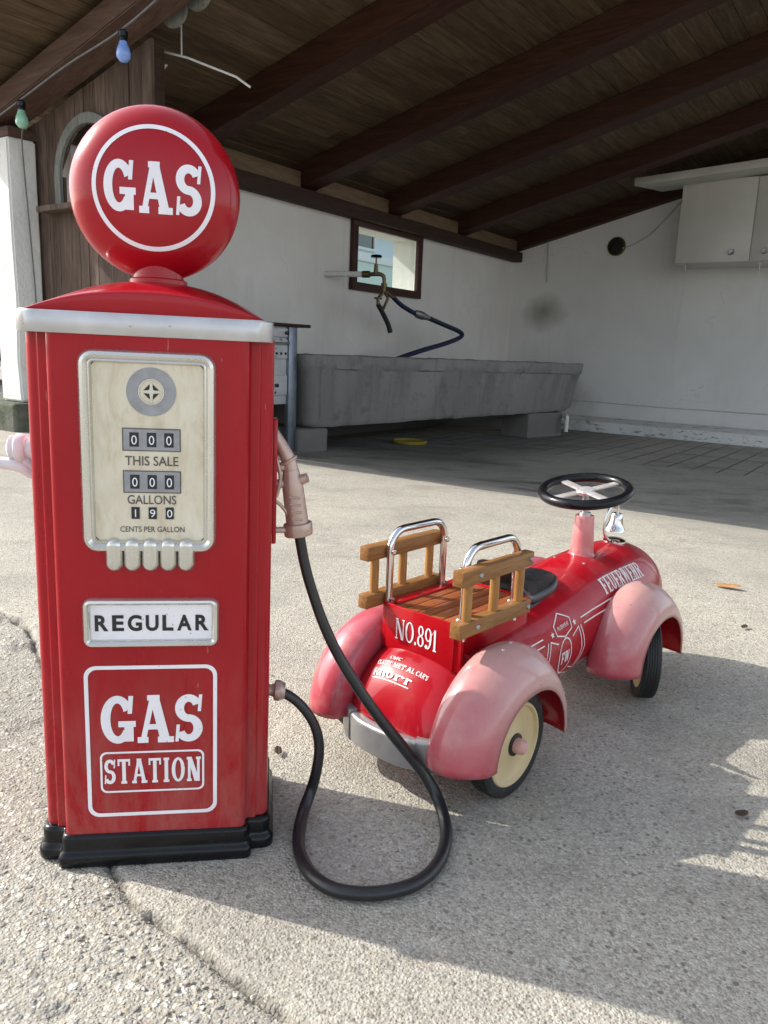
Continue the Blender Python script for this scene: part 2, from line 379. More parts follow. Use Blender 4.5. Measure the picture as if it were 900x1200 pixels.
l.new(ramp(n, l, noise(n, l, v, 8, 5), [(.3, (.32, .12, .05)), (.7, (.42, .20, .09))]), b.inputs['Base Color']); setp(b, Roughness=.85); TILE = m
m, n, l, b = mat('foliage'); v = coords(n, l)
l.new(ramp(n, l, noise(n, l, v, 3, 4), [(.3, (.03, .06, .015)), (.7, (.08, .13, .03))]), b.inputs['Base Color']); setp(b, Roughness=.6); FOL = m
BARK = wood('bark', (.06, .045, .03), (.10, .075, .05), (.14, .11, .08), 1, 2, .9, .6)

# ------------------------------------------------------------------ lettering
def strip(pts):
    """pts: (x, y, nx, ny, half) -> quads between left and right offsets"""
    q = []
    for a, b_ in zip(pts, pts[1:]):
        q.append(((a[0]-a[2]*a[4], a[1]-a[3]*a[4]), (a[0]+a[2]*a[4], a[1]+a[3]*a[4]), (b_[0]+b_[2]*b_[4], b_[1]+b_[3]*b_[4]), (b_[0]-b_[2]*b_[4], b_[1]-b_[3]*b_[4])))
    return q
def rect(x0, y0, x1, y1): return [[((x0, y0), (x1, y0), (x1, y1), (x0, y1))]]
def para(x0, x1, y0, X0, X1, y1): return [[((x0, y0), (x1, y0), (X1, y1), (X0, y1))]]
def arcs(cx, cy, rx, ry, t, n_, a0, a1, k=14):
    q = []
    for i in range(k):
        p, s = R(a0 + (a1-a0)*i/k), R(a0 + (a1-a0)*(i+1)/k)
        ix, iy = rx-t, ry-n_
        q.append(((cx+ix*math.cos(p), cy+iy*math.sin(p)), (cx+rx*math.cos(p), cy+ry*math.sin(p)), (cx+rx*math.cos(s), cy+ry*math.sin(s)), (cx+ix*math.cos(s), cy+iy*math.sin(s))))
    return [q]
def glyph(ch, W, T, N, E):
    """slab-serif letter in a W x 1 box; T thick stem, N thin stroke, E serif overhang. Returns lists of quads (one list per stroke)"""
    g = []
    def stem(x, y0=0., y1=1., t=T, top=True, bot=True):
        nonlocal g
        g += rect(x-t/2, y0, x+t/2, y1)
        if bot: g += rect(x-t/2-E, y0, x+t/2+E, y0+N)
        if top: g += rect(x-t/2-E, y1-N, x+t/2+E, y1)
    if ch == 'I': stem(W/2)
    elif ch == '1':
        stem(W/2, top=False); g += para(W/2-T/2, W/2-T/2, .98, W/2-T/2-.16, W/2-T/2-.1, .74)
    elif ch == 'T':
        stem(W/2, top=False); g += rect(0, 1-N, W, 1); g += rect(0, 1-N*2.6, N*.8, 1); g += rect(W-N*.8, 1-N*2.6, W, 1)
    elif ch in 'FE':
        stem(E+T/2); g += rect(E+T/2, 1-N, W, 1); g += rect(W-N*.8, 1-N*2.8, W, 1)
        g += rect(E+T/2, .5-N/2, W*.8, .5+N/2); g += rect(W*.8-N*.7, .5-N*1.4, W*.8, .5+N*1.4)
        if ch == 'E': g += rect(E+T/2, 0, W, N); g += rect(W-N*.8, 0, W, N*2.8)
    elif ch == 'L':
        stem(E+T/2); g += rect(E+T/2, 0, W, N); g += rect(W-N*.8, 0, W, N*2.8)
    elif ch == 'H':
        stem(E+T/2); stem(W-E-T/2); g += rect(E+T/2, .5-N/2, W-E-T/2, .5+N/2)
    elif ch == 'N':
        stem(E+N*.6, t=N*1.2); stem(W-E-N*.6, t=N*1.2, bot=False); g += para(W-E-N*1.2-T*.7, W-E, 0, E-.02, E+T*1.05, 1)
    elif ch == 'M':
        stem(E+N*.6, t=N*1.2); stem(W-E-T/2); g += para(W/2-T/2, W/2+T/2, 0, E, E+T, 1); g += para(W/2-N/2, W/2+N/2, 0, W-E-T, W-E-T+N, 1)
    elif ch == 'U':
        r = W/2-E
        g += rect(E, .3, E+T, 1); g += rect(W-E-N*1.2, .3, W-E, 1)
        g += rect(0, 1-N, T+2*E, 1); g += rect(W-2*E-N*1.2, 1-N, W, 1)
        g += arcs(W/2, .32, r, .32, T*.9, N*1.3, 180, 360)
    elif ch == 'O': g += arcs(W/2, .5, W/2, .5, T, N, 0, 360, 30)
    elif ch == 'C':
        g += arcs(W/2, .5, W/2, .5, T, N, 50, 310, 24); g += rect(W*.82, .66, W*.95, .98)
    elif ch == 'G':
        g += arcs(W*.5, .5, W*.5, .5, T, N*1.25, 28, 322, 26)
        g += para(W*.80, W*.93, .62, W*.84, W*.98, .99)           # upper beak
        g += rect(W*.97-T*.95, .04, W*.97, .47); g += rect(W*.52, .47-N, W*1.04, .47)
    elif ch == 'S':
        n2 = N*1.25; ry = (.5+n2/2)/2
        g += arcs(W*.5, 1-ry, W*.49, ry, T*.95, n2, 22, 278, 22); g += arcs(W*.5, ry, W*.5, ry, T*.98, n2, 98, -158, 22)
        g += para(W*.82, W*.94, .64, W*.87, W*.99, .99); g += para(W*.01, W*.13, .01, W*.06, W*.18, .37)
    elif ch == 'R':
        stem(E+T/2); g += arcs(W*.5, .74, W*.44, .26, T*.9, N*1.0, -90, 90, 16)
        g += rect(E+T/2, 1-N, W*.5, 1); g += rect(E+T/2, .48, W*.5, .48+N)
        g += para(W-T*.95-E*.2, W-E*.2, 0, W*.42, W*.42+T, .5); g += rect(W-T*.95-E*.2, 0, W+E*.6, N)
    elif ch == 'A':
        ap = W*.5
        g += para(W*.13-N*.6, W*.13+N*.6, 0, ap-N*.9, ap+N*.3, 1); g += para(W*.84-T*.55, W*.84+T*.5, 0, ap-T*.55, ap+T*.42, 1)
        g += rect(W*.24, .28, W*.74, .28+N*.9); g += rect(-.02, 0, W*.13+E+N*.6, N); g += rect(W*.84-T*.55-E, 0, W*.84+T*.5+E, N)
        g += rect(ap-T*.75, 1-N*.9, ap+T*.55, 1)
    elif ch == 'W':
        g += para(W*.26-T*.45, W*.26+T*.4, 0, E, E+T, 1); g += para(W*.26-N*.3, W*.26+N*.6, 0, W*.5-N*.5, W*.5+N*.6, 1)
        g += para(W*.72-T*.45, W*.72+T*.4, 0, W*.5-T*.6, W*.5+T*.3, 1); g += para(W*.72-N*.3, W*.72+N*.6, 0, W-E-N, W-E, 1)
        g += rect(0, 1-N, E*2+T, 1); g += rect(W-E*2-N, 1-N, W, 1)
    elif ch == '8':
        g += arcs(W/2, .75, W*.42, .25, T*.8, N, 0, 360, 24); g += arcs(W/2, .27, W*.5, .27, T*.9, N, 0, 360, 24)
    elif ch == '9':
        g += arcs(W/2, .68, W*.5, .32, T*.9, N, 0, 360, 24); g += arcs(W*.42, .55, W*.58, .55, T*.9, N, -100, 0, 12); g += arcs(W*.25, .1, .11, .1, .1, .1, 0, 360, 10)
    elif ch == '.': g += rect(0, 0, T, T)
    elif ch == "'": g += rect(0, .68, T, 1)
    elif ch == 'k':
        stem(E+T/2, 0, 1.0); g += para(E+T, E+T+N*1.2, .3, W-T*.7, W-T*.1, .68); g += para(W-T, W, 0, E+T*1.2, E+T*2.1, .45); g += rect(W-T*1.3, 0, W+E, N); g += rect(W-T*1.3, .68-N, W+E, .68)
    elif ch == 'n':
        stem(E+T/2, 0, .68); stem(W-E-T/2, 0, .5, top=False); g += arcs(W*.52, .42, W*.48-E, .26, T, N*1.2, 0, 150, 14)
    elif ch == 'o': g += arcs(W/2, .34, W/2, .34, T, N*1.1, 0, 360, 26)
    elif ch == 'r':
        stem(E+T/2, 0, .68); g += arcs(W*.66, .44, W*.34, .24, T*.7, N*1.2, 30, 170, 10); g += arcs(W*.86, .55, .11, .11, .11, .11, 0, 360, 10)
    return g
def split_quad(q, step):
    a, b_, c_, d = q
    nu = max(1, int(max(math.dist(a, b_), math.dist(d, c_))/step + .999)); nv = max(1, int(max(math.dist(a, d), math.dist(b_, c_))/step + .999))
    lerp = lambda p, r, t: (p[0]+(r[0]-p[0])*t, p[1]+(r[1]-p[1])*t)
    g = [[lerp(lerp(a, b_, i/nu), lerp(d, c_, i/nu), j/nv) for i in range(nu+1)] for j in range(nv+1)]
    return g
def put_strokes(bm, strokes, fmap, step=1e9, h0=0., dh=2e-5, mi=0):
    """fmap(x, y, h) -> 3-D point; successive strokes are a hair higher so that crossings never share a plane"""
    for k, st in enumerate(strokes):
        h = h0 + dh*(k % 7)
        for q in st:
            g = split_quad(q, step)
            v = [[bm.verts.new(fmap(x, y, h)) for x, y in row] for row in g]
            for j in range(len(v)-1):
                for i in range(len(v[0])-1):
                    f = bm.faces.new((v[j][i], v[j][i+1], v[j+1][i+1], v[j+1][i])); f.material_index = mi
def word(s, x, y, H, widths, T, N, E, gap, total=None):
    """strokes of a word with its left edge at x, base at y; scaled horizontally to 'total' when given"""
    out = []; cx = 0.
    for ch in s:
        if ch == ' ': cx += .35; continue
        W = widths.get(ch, widths.get('*', .6))
        for st in glyph(ch, W, T, N, E): out.append([tuple((px_+cx, py_) for px_, py_ in q) for q in st])
        cx += W + gap
    cx -= gap; kx = (total/cx) if total else H
    return [[tuple((x+px_*kx, y+py_*H) for px_, py_ in q) for q in st] for st in out]
def sans(bm, s, fmap, x, y, H=None, total=None, h=0., mi=0, bold=0., align='L', cap=.73, step=None):
    cu = bpy.data.curves.new('t', 'FONT'); cu.body = s; cu.size = 1; cu.offset = bold; cu.resolution_u = 4
    o = bpy.data.objects.new('t', cu); COL.objects.link(o)
    me = bpy.data.meshes.new_from_object(o.evaluated_get(bpy.context.evaluated_depsgraph_get()))
    bpy.data.objects.remove(o); bpy.data.curves.remove(cu)
    xs = [v_.co.x for v_ in me.vertices]; x0, x1 = min(xs), max(xs)
    ky = H/cap; kx = total/(x1-x0) if total else ky
    tmp = bmesh.new(); tmp.from_mesh(me); bpy.data.meshes.remove(me)
    if step:
        for _ in range(2):
            es = [e for e in tmp.edges if e.calc_length()*max(kx, ky) > step]
            if es: bmesh.ops.subdivide_edges(tmp, edges=es, cuts=1); bmesh.ops.triangulate(tmp, faces=tmp.faces[:])
    wdt = (x1-x0)*kx; ox = {'L': 0, 'C': -wdt/2, 'R': -wdt}[align]
    mp = {v_: bm.verts.new(fmap(x + ox + (v_.co.x-x0)*kx, y + v_.co.y*ky, h)) for v_ in tmp.verts}
    for f in tmp.faces:
        try: nf = bm.faces.new([mp[v_] for v_ in f.verts]); nf.material_index = mi
        except ValueError: pass
    tmp.free()
def ringq(poly_o, poly_i): return [[(poly_i[k], poly_o[k], poly_o[(k+1) % len(poly_o)], poly_i[(k+1) % len(poly_o)]) for k in range(len(poly_o))]]
WIDE = {'*': .86, 'G': .92, 'A': .92, 'S': .78}
# ================================================================== the setting
KX, KY, SAZ = 1.8216, 11.73, R(34.56)
av = Vector((math.sin(SAZ), math.cos(SAZ), 0)); bv = Vector((math.cos(SAZ), -math.sin(SAZ), 0))
def W(a, b, z=0.): return Vector((KX, KY, 0)) + av*a + bv*b + Vector((0, 0, z))
FLOOR = -.247
CRACK = [(-6., 3.2), (-2.2, 2.25), (-1.13, 1.93), (-.918, 1.761), (-.826, 1.70), (-.63, 1.381), (-.425, .993), (-.328, .858), (-.289, .806), (-.236, .766), (-.194, .736), (-.148, .696), (-.112, .67), (-.064, .639), (-.003, .593), (.3, .36), (3., -1.8)]
def vnoise(x, y, seed):
    xi = np.floor(x).astype(np.int64); yi = np.floor(y).astype(np.int64); fx = x-xi; fy = y-yi
    fx = fx*fx*(3-2*fx); fy = fy*fy*(3-2*fy)
    def h(i, j):
        n_ = (i*374761393 + j*668265263 + seed*2147483647) & 0xffffffff
        n_ = ((n_ ^ (n_ >> 13))*1274126177) & 0xffffffff
        return ((n_ ^ (n_ >> 16)) & 0xffff)/65535.
    return (h(xi, yi)*(1-fx)+h(xi+1, yi)*fx)*(1-fy) + (h(xi, yi+1)*(1-fx)+h(xi+1, yi+1)*fx)*fy
def fbm(x, y, s, o=4, seed=1):
    t = np.zeros_like(x); amp = 1.; tot = 0.
    for k in range(o):
        t += amp*vnoise(x*s, y*s, seed+k*17); tot += amp; amp *= .55; s *= 2.1
    return t/tot
def axis_coords(lo, hi, step, mid, mstep, far):
    v = list(np.arange(lo, hi, step)); s = mstep; x = hi
    while x < mid: v.append(x); x += mstep
    while x < far: v.append(x); s *= 1.35; x += s
    v.append(far); s = mstep; x = lo-mstep
    return v
def two_sided(lo, hi, step, mlo, mhi, mstep, far):
    r = axis_coords(lo, hi, step, mhi, mstep, far)
    l_ = []; x = lo-mstep; s = mstep
    while x > mlo: l_.append(x); x -= mstep
    while x > -far: l_.append(x); s *= 1.35; x -= s
    l_.append(-far)
    return np.array(l_[::-1] + r)
xs = two_sided(-1.0, 1.0, .0052, -5., 8., .11, 400.); ys = two_sided(.45, 1.95, .0052, -1., 14., .085, 400.)
X, Y = np.meshgrid(xs, ys)
A_ = (X-KX)*av.x + (Y-KY)*av.y; B_ = (X-KX)*bv.x + (Y-KY)*bv.y
sst = lambda t: np.clip(t, 0, 1)**2*(3-2*np.clip(t, 0, 1))
Z = FLOOR*sst((A_+7.7)/2.3)*sst((B_+.9)/.8)
sdist = np.full(X.shape, 1e3); side = np.ones(X.shape)
for (x0, y0), (x1, y1) in zip(CRACK, CRACK[1:]):
    dx, dy = x1-x0, y1-y0; t = np.clip(((X-x0)*dx+(Y-y0)*dy)/(dx*dx+dy*dy), 0, 1)
    px_, py_ = X-x0-t*dx, Y-y0-t*dy; d = np.hypot(px_, py_); m_ = d < sdist
    side = np.where(m_, np.sign(dx*(Y-y0)-dy*(X-x0)), side); sdist = np.where(m_, d, sdist)
# side < 0: the near, left slab of coarse pebble concrete
sd_ = sdist*np.where(side < 0, 1, -1) + (fbm(X, Y, 22., 3, 5)-.5)*.030
peb = sst((sd_+.004)/.02)
jag = np.maximum(sdist + (fbm(X, Y, 60., 3, 9)-.5)*.012, 0)
groove_w = .0030 + .0028*fbm(X, Y, 9., 2, 4)
near = sst((3.2-np.hypot(X, Y))/1.2)
Z = Z - near*.016*np.exp(-(np.maximum(jag, 0)/groove_w)**2)*(.35+.9*fbm(X, Y, 14., 2, 21))
Z += near*(peb*(fbm(X, Y, 70., 3, 31)-.5)*.0026 + (1-peb)*(fbm(X, Y, 60., 3, 41)-.5)*.0010 + (fbm(X, Y, 4., 3, 51)-.5)*.004*(1-.5*peb))
for px_, py_, r_, dp in ((.062, .737, .022, .006), (-.30, .639, .014, .005), (-.56, 1.20, .08, .008), (-.86, 1.70, .05, .012), (-.75, 1.55, .04, .009), (.60, .85, .012, .003)):
    d = np.hypot((X-px_), (Y-py_)*1.6)/r_ + (fbm(X, Y, 40., 2, 77)-.5)*.8
    Z -= dp*np.exp(-np.maximum(d, 0)**4)
nx, ny = len(xs), len(ys)
me = bpy.data.meshes.new('ground')
me.vertices.add(nx*ny); me.vertices.foreach_set('co', np.stack([X, Y, Z], -1).astype(np.float32).ravel())
idx = (np.arange(ny-1)[:, None]*nx + np.arange(nx-1)[None, :]).ravel()
quads = np.stack([idx, idx+1, idx+1+nx, idx+nx], -1).astype(np.int32)
me.loops.add(quads.size); me.loops.foreach_set('vertex_index', quads.ravel())
me.polygons.add(len(quads)); me.polygons.foreach_set('loop_start', np.arange(0, quads.size, 4, dtype=np.int32))
try: me.polygons.foreach_set('loop_total', np.full(len(quads), 4, dtype=np.int32))
except Exception: pass
me.update(); me.validate(); me.polygons.foreach_set('use_smooth', [True]*len(quads))
def attr(name, arr):
    at = me.attributes.new(name, 'FLOAT', 'POINT'); at.data.foreach_set('value', arr.astype(np.float32).ravel())
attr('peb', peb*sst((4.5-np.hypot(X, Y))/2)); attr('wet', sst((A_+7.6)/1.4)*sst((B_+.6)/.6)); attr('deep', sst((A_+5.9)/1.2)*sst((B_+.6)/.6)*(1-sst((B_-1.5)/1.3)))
attr('ribbed', sst((A_+3.75)/.05)*sst(B_/.2)); attr('aa', A_); attr('bb', B_)
attr('crack', np.exp(-(jag/.0045)**2)*near)
m, n, l, b = mat('concrete_ground')
def at_(name):
    q = n.new('ShaderNodeAttribute'); q.attribute_name = name; return q.outputs['Fac']
v = coords(n, l)
big = noise(n, l, v, 1.1, 6, .6); mid = noise(n, l, v, 7, 5, .65); fine = noise(n, l, v, 130, 3, .7); grit = noise(n, l, v, 330, 2, .6)
slab = ramp(n, l, mid, [(.28, (.325, .295, .25)), (.5, (.415, .38, .328)), (.72, (.48, .445, .39))])
slab = mix(n, l, framp(n, l, big, .35, .65, 0, .5), slab, (.42, .39, .345))
def vor(scale, feat='F1'):
    q = n.new('ShaderNodeTexVoronoi'); q.feature = feat; q.inputs['Scale'].default_value = scale
    dv = n.new('ShaderNodeVectorMath'); dv.operation = 'ADD'; l.new(v, dv.inputs[0])
    nz = n.new('ShaderNodeTexNoise'); nz.inputs['Scale'].default_value = scale*.6; l.new(v, nz.inputs['Vector'])
    sc = n.new('ShaderNodeVectorMath'); sc.operation = 'SCALE'; sc.inputs['Scale'].default_value = .55/scale
    l.new(nz.outputs['Color'], sc.inputs[0]); l.new(sc.outputs[0], dv.inputs[1]); l.new(dv.outputs[0], q.inputs['Vector']); return q
vs1 = vor(265); vs2 = vor(88); vs3 = vor(165); vs4 = vor(105)
def chan(q):
    s_ = n.new('ShaderNodeSeparateColor'); l.new(q.outputs['Color'], s_.inputs[0]); return s_.outputs
# slab: fine exposed grit, pale grains and dark specks
g1 = chan(vs1)
grain = ramp(n, l, g1[0], [(0, (.085, .076, .066)), (.14, (.22, .195, .165)), (.45, (.39, .355, .30)), (.82, (.52, .485, .42)), (1, (.70, .68, .62))])
vs5 = vor(480); sand = ramp(n, l, chan(vs5)[0], [(0, (.16, .14, .115)), (.3, (.36, .32, .26)), (.7, (.47, .43, .36)), (1, (.62, .59, .52))]); grain = mix(n, l, .5, grain, sand)
slab = mix(n, l, framp(n, l, fine, .31, .56, .40, .92), slab, grain)
g4 = chan(vs4); pit = fmath(n, l, 'MULTIPLY', framp(n, l, g4[0], .16, .14), framp(n, l, vs4.outputs['Distance'], .38, .26))
slab = mix(n, l, fmath(n, l, 'MULTIPLY', pit, .75), slab, (.12, .105, .09))
lite = fmath(n, l, 'MULTIPLY', framp(n, l, g4[1], .86, .88), framp(n, l, vs4.outputs['Distance'], .40, .30))
slab = mix(n, l, fmath(n, l, 'MULTIPLY', lite, .6), slab, (.56, .53, .48))
# pebble slab: rounded river stones in pale mortar
def pebbles(q, edge):
    c_ = chan(q)
    st = ramp(n, l, c_[0], [(0, (.15, .14, .13)), (.16, (.27, .26, .25)), (.34, (.42, .36, .26)), (.5, (.34, .34, .345)), (.72, (.53, .48, .39)), (1, (.74, .72, .67))])
    present = framp(n, l, c_[1], .18, .2)
    d = q.outputs['Distance']
    return st, fmath(n, l, 'MULTIPLY', present, framp(n, l, d, edge, edge*.72)), d
mort = ramp(n, l, fine, [(.3, (.27, .245, .205)), (.7, (.46, .43, .375))])
s2, k2, d2 = pebbles(vs2, .46); s3, k3, d3 = pebbles(vs3, .48)
pc = mix(n, l, k3, mort, s3); pc = mix(n, l, k2, pc, s2)
pc = mix(n, l, framp(n, l, mid, .55, .75, 0, .45), pc, (.30, .28, .25))
pebm = at_('peb')
pc = mix(n, l, .16, pc, sand)
vg = n.new('ShaderNodeTexVoronoi'); vg.feature = 'DISTANCE_TO_EDGE'; vg.inputs['Scale'].default_value = 120; l.new(v, vg.inputs['Vector']); pc = mix(n, l, fmath(n, l, 'MULTIPLY', framp(n, l, vg.outputs['Distance'], .10, .03), framp(n, l, fine, .42, .6, 0, .75)), pc, (.14, .125, .105))
c = mix(n, l, pebm, slab, pc)
c = mix(n, l, 1., c, (.985, 1.0, .985), 'MULTIPLY')
# bluish worn patch beside the pump, dirt in the crack
c = mix(n, l, fmath(n, l, 'MULTIPLY', at_('crack'), framp(n, l, mid, .35, .65, .25, .9)), c, (.10, .085, .065))
blot = noise(n, l, v, 2.6, 6, .68, .4); c = mix(n, l, framp(n, l, blot, .50, .72, 0, .48), c, (.15, .138, .12))
broad = noise(n, l, v, .9, 5, .6, .6); c = mix(n, l, framp(n, l, broad, .42, .62, 0, .30), c, (.20, .19, .17))
strk = noise(n, l, coords(n, l, (1.0, 4.0, 1)), 1.2, 6, .7, 1.2); c = mix(n, l, framp(n, l, strk, .56, .70, 0, .30), c, (.17, .155, .135))
blot2 = noise(n, l, v, 11, 5, .7, .3); c = mix(n, l, framp(n, l, blot2, .60, .74, 0, .40), c, (.14, .125, .11))
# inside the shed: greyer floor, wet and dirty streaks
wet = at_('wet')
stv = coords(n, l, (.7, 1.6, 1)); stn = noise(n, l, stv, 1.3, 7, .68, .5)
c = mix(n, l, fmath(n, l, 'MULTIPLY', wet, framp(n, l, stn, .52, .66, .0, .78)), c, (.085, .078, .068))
c = mix(n, l, fmath(n, l, 'MULTIPLY', at_('deep'), .72), c, (.06, .056, .05))   # damp concrete, darkened further to paint the shade under the trough
edge = noise(n, l, coords(n, l, (.8, 1.6, 1)), 1.3, 5, .6, .5)
c = mix(n, l, framp(n, l, edge, .60, .66, 0, .35), c, (.20, .175, .145))
c = mix(n, l, framp(n, l, grit, .66, .72, 0, .55), c, (.09, .08, .065))
# ribbed slab deep inside: grooves in two directions
def lines(src, per, wd):
    f_ = fmath(n, l, 'FRACT', fmath(n, l, 'MULTIPLY', src, 1/per)); return framp(n, l, f_, wd/per, wd/per*.4)
gl = fmath(n, l, 'MAXIMUM', lines(at_('bb'), .21, .022), lines(at_('aa'), .85, .022))
gr = fmath(n, l, 'MULTIPLY', gl, at_('ribbed'))
c = mix(n, l, fmath(n, l, 'MULTIPLY', gr, .6), c, (.035, .033, .03))
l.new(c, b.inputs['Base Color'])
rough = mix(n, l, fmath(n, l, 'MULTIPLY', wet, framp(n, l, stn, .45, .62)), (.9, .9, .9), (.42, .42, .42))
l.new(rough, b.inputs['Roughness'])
hp = fmath(n, l, 'MULTIPLY', pebm, fmath(n, l, 'ADD', fmath(n, l, 'MULTIPLY', k2, framp(n, l, d2, .5, .1)), fmath(n, l, 'MULTIPLY', k3, fmath(n, l, 'MULTIPLY', framp(n, l, d3, .5, .1), .5))))
p = bump(n, l, None, hp, .5, .005)
p = bump(n, l, None, pit, -.5, .003, p)
p = bump(n, l, None, fmath(n, l, 'ADD', fine, fmath(n, l, 'MULTIPLY', framp(n, l, vs1.outputs['Distance'], .6, .1), .8)), .55, .0028, p)
p = bump(n, l, None, grit, .4, .0012, p)
bump(n, l, b, fmath(n, l, 'SUBTRACT', 1., gr), .8, .01, p)
me.materials.append(m)
ground = bpy.data.objects.new('ground', me); COL.objects.link(ground); tag(ground, kind='structure', label='pale concrete yard with a crack, coarse pebbles left of it')
def gz(x, y):
    a = (x-KX)*av.x+(y-KY)*av.y; b_ = (x-KX)*bv.x+(y-KY)*bv.y; s = lambda t: max(0, min(1, t))**2*(3-2*max(0, min(1, t)))
    return FLOOR*s((a+7.7)/2.3)*s((b_+.9)/.8)

# ------------------------------------------------------------------ the shed (local X = b, Y = a)
Z0, SL = 2.115, .2558
def rz_(b): return Z0 + SL*b
shed = empty('open_shed', (KX, KY, 0), -SAZ, 'open white plastered shed with dark rafters and weathered plank front behind the yard', 'shed')
bm = NB()   # window wall with its opening
AO0, AO1, ZO0, ZO1 = -3.955, -2.765, 1.355, 1.94
wt = lambda: rz_(-.15)
box(bm, -.32, 0, -7.25, AO0, -.4, Z0); box(bm, -.32, 0, AO1, .15, -.4, Z0)
box(bm, -.32, 0, AO0, AO1, -.4, ZO0); box(bm, -.32, 0, AO0, AO1, ZO1, Z0)
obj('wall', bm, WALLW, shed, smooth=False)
bm = NB()   # right wall, follows the roof slope
BE = 6.6; RWA = -.15
prism(bm, [(0.0, -.4), (BE, -.4), (BE, rz_(BE)), (0.0, rz_(0.))], Matrix.Translation((0, RWA, 0)) @ Matrix.Rotation(PI/2, 4, 'X') @ Matrix.Scale(1, 4), -.28)
obj('wall', bm, BACKW, shed, smooth=False)
bm = NB(); box(bm, .9, BE, -1.05, RWA-.003, -.4, -.115, .02)
obj('ledge', bm, LEDGEW, shed)
bm = NB()   # wall plate on the window wall, blocking between the rafters
box(bm, .003, .13, -7.3, RWA-.004, 1.985, Z0+.002, .008); obj('wall_plate', bm, PLATEW, shed)
raf = [(-6.345, -6.15), (-4.91, -4.68), (-3.47, -3.22), (-1.95, -1.72), (-.86+.2, -.54+.2)]
def sloped(bm, y0, y1, b0, b1, h0, h1, bev=0):
    """beam along the slope: between b0 and b1, from h0 to h1 above the rafter underside"""
    v_ = [bm.verts.new((bb, yy, rz_(bb)+h)) for bb in (b0, b1) for yy in (y0, y1) for h in (h0, h1)]
    fs = [bm.faces.new([v_[i] for i in q]) for q in ((0,1,3,2), (4,6,7,5), (0,4,5,1), (2,3,7,6), (0,2,6,4), (1,5,7,3))]
    if bev: bmesh.ops.bevel(bm, geom=list({e for f in fs for e in f.edges}), offset=bev, segments=2, affect='EDGES')
for y0, y1 in raf[:4]:
    bm = NB(); sloped(bm, y0, y1, -.55, BE+.2, .003, .208, .006); obj('rafter', bm, RAFTER, shed)
bm = NB(); sloped(bm, -.27, RWA+.1, -.55, BE+.2, .002, .208, .006); obj('rafter', bm, RAFTER, shed)
bm = NB(); sloped(bm, -7.70, -7.47, -.55, BE+.2, .004, .150, .008); sloped(bm, -7.60, -7.475, -.55, BE+.2, .147, .208, .004); obj('verge_rafter', bm, BEAM, shed)
bm = NB(); ends = [-7.47]+[q for r_ in raf[:4] for q in r_]+[-.27]
for y0, y1 in zip(ends[::2], ends[1::2]): box(bm, -.05, .085, y0+.004, y1-.004, Z0+.006, Z0+.15, .004)
obj('blocking_board', bm, BLOCKING, shed)
bm = NB()   # roof boards, laid across the rafters
bb = -.75
while bb < BE+.3:
    wd = random.uniform(.15, .185); cut = random.uniform(-5.5, -2.); dz = random.uniform(0, .006)
    for y0, y1 in ((-8.09, cut), (cut+.004, .12)): sloped(bm, y0, y1, bb+.003, bb+wd-.003, .211+dz, .236+dz)
    bb += wd
obj('roof_board', bm, BOARDS, shed, smooth=False)
bm = NB()   # tiles
bb = -.82; k = 0
prof = [(0, .0), (.05, .035), (.11, .035), (.16, .0)]
while bb < BE+.3:
    yy = -8.18; up_ = []
    while yy < .2:
        for ox, oz in ((0, 0), (.045, .03), (.105, .034), (.155, .004)): up_.append((yy+ox, oz))
        yy += .16
    lo_ = [bm.verts.new((bb, y_, rz_(bb)+.255+.022+z_)) for y_, z_ in up_]; hi_ = [bm.verts.new((bb+.33, y_, rz_(bb+.33)+.250+z_)) for y_, z_ in up_]
    for i in range(len(up_)-1): bm.faces.new((lo_[i], lo_[i+1], hi_[i+1], hi_[i]))
    lo2 = [bm.verts.new((bb, y_, rz_(bb)+.255+.008+z_)) for y_, z_ in up_]
    for i in range(len(up_)-1): bm.faces.new((lo_[i+1], lo_[i], lo2[i], lo2[i+1]))
    bb += .30
sloped(bm, -8.15, .15, -.80, BE+.35, .243, .256)
obj('roof_tiles', bm, TILE, shed, normals=False)
bm = NB(); sloped(bm, -8.135, -8.112, -.78, BE+.32, .190, .295, .006); sloped(bm, -8.175, -8.135, -.78, BE+.32, .285, .30, .003)
obj('verge_flashing', bm, ZINC, shed)
for y_ in (-7.58, -3.52):   # far posts that carry the high side
    bm = NB(); box(bm, BE-.1, BE+.06, y_-.08, y_+.08, -.3, rz_(BE-.1), .01); obj('post', bm, BEAM, shed)
bm = NB(); box(bm, BE-.1, BE+.06, -7.66, -.2, rz_(BE)-.17, rz_(BE-.1)-.012, .01); obj('ridge_beam', bm, BEAM, shed)
# white pillar and mossy plinth at the front corner
bm = NB()
g0 = [(-.345, -7.66), (-.10, -7.655), (-.072, -7.465), (-.345, -7.465)]
rings_mesh(bm, [[(x+random.uniform(-.008, .008), y+random.uniform(-.006, .006), z) for x, y in g0] for z in (.205, .5, .9, 1.3, 1.7)] + [[(x+.012*(1 if x < -.2 else 0), y, 1.96) for x, y in g0]], True, True)
bmesh.ops.bevel(bm, geom=bm.edges[:], offset=.012, segments=2, affect='EDGES')
obj('pillar', bm, PILLARW, shed)
bm = NB(); box(bm, -2.2, -.02, -7.76, -7.2, -.25, .20, .03, seg=3); obj('plinth', bm, PLINTHM, shed)
bm = NB(); box(bm, -.34, -.085, -7.655, -7.44, 1.963, rz_(-.34)-.002, .008); obj('post_head', bm, BEAM, shed)
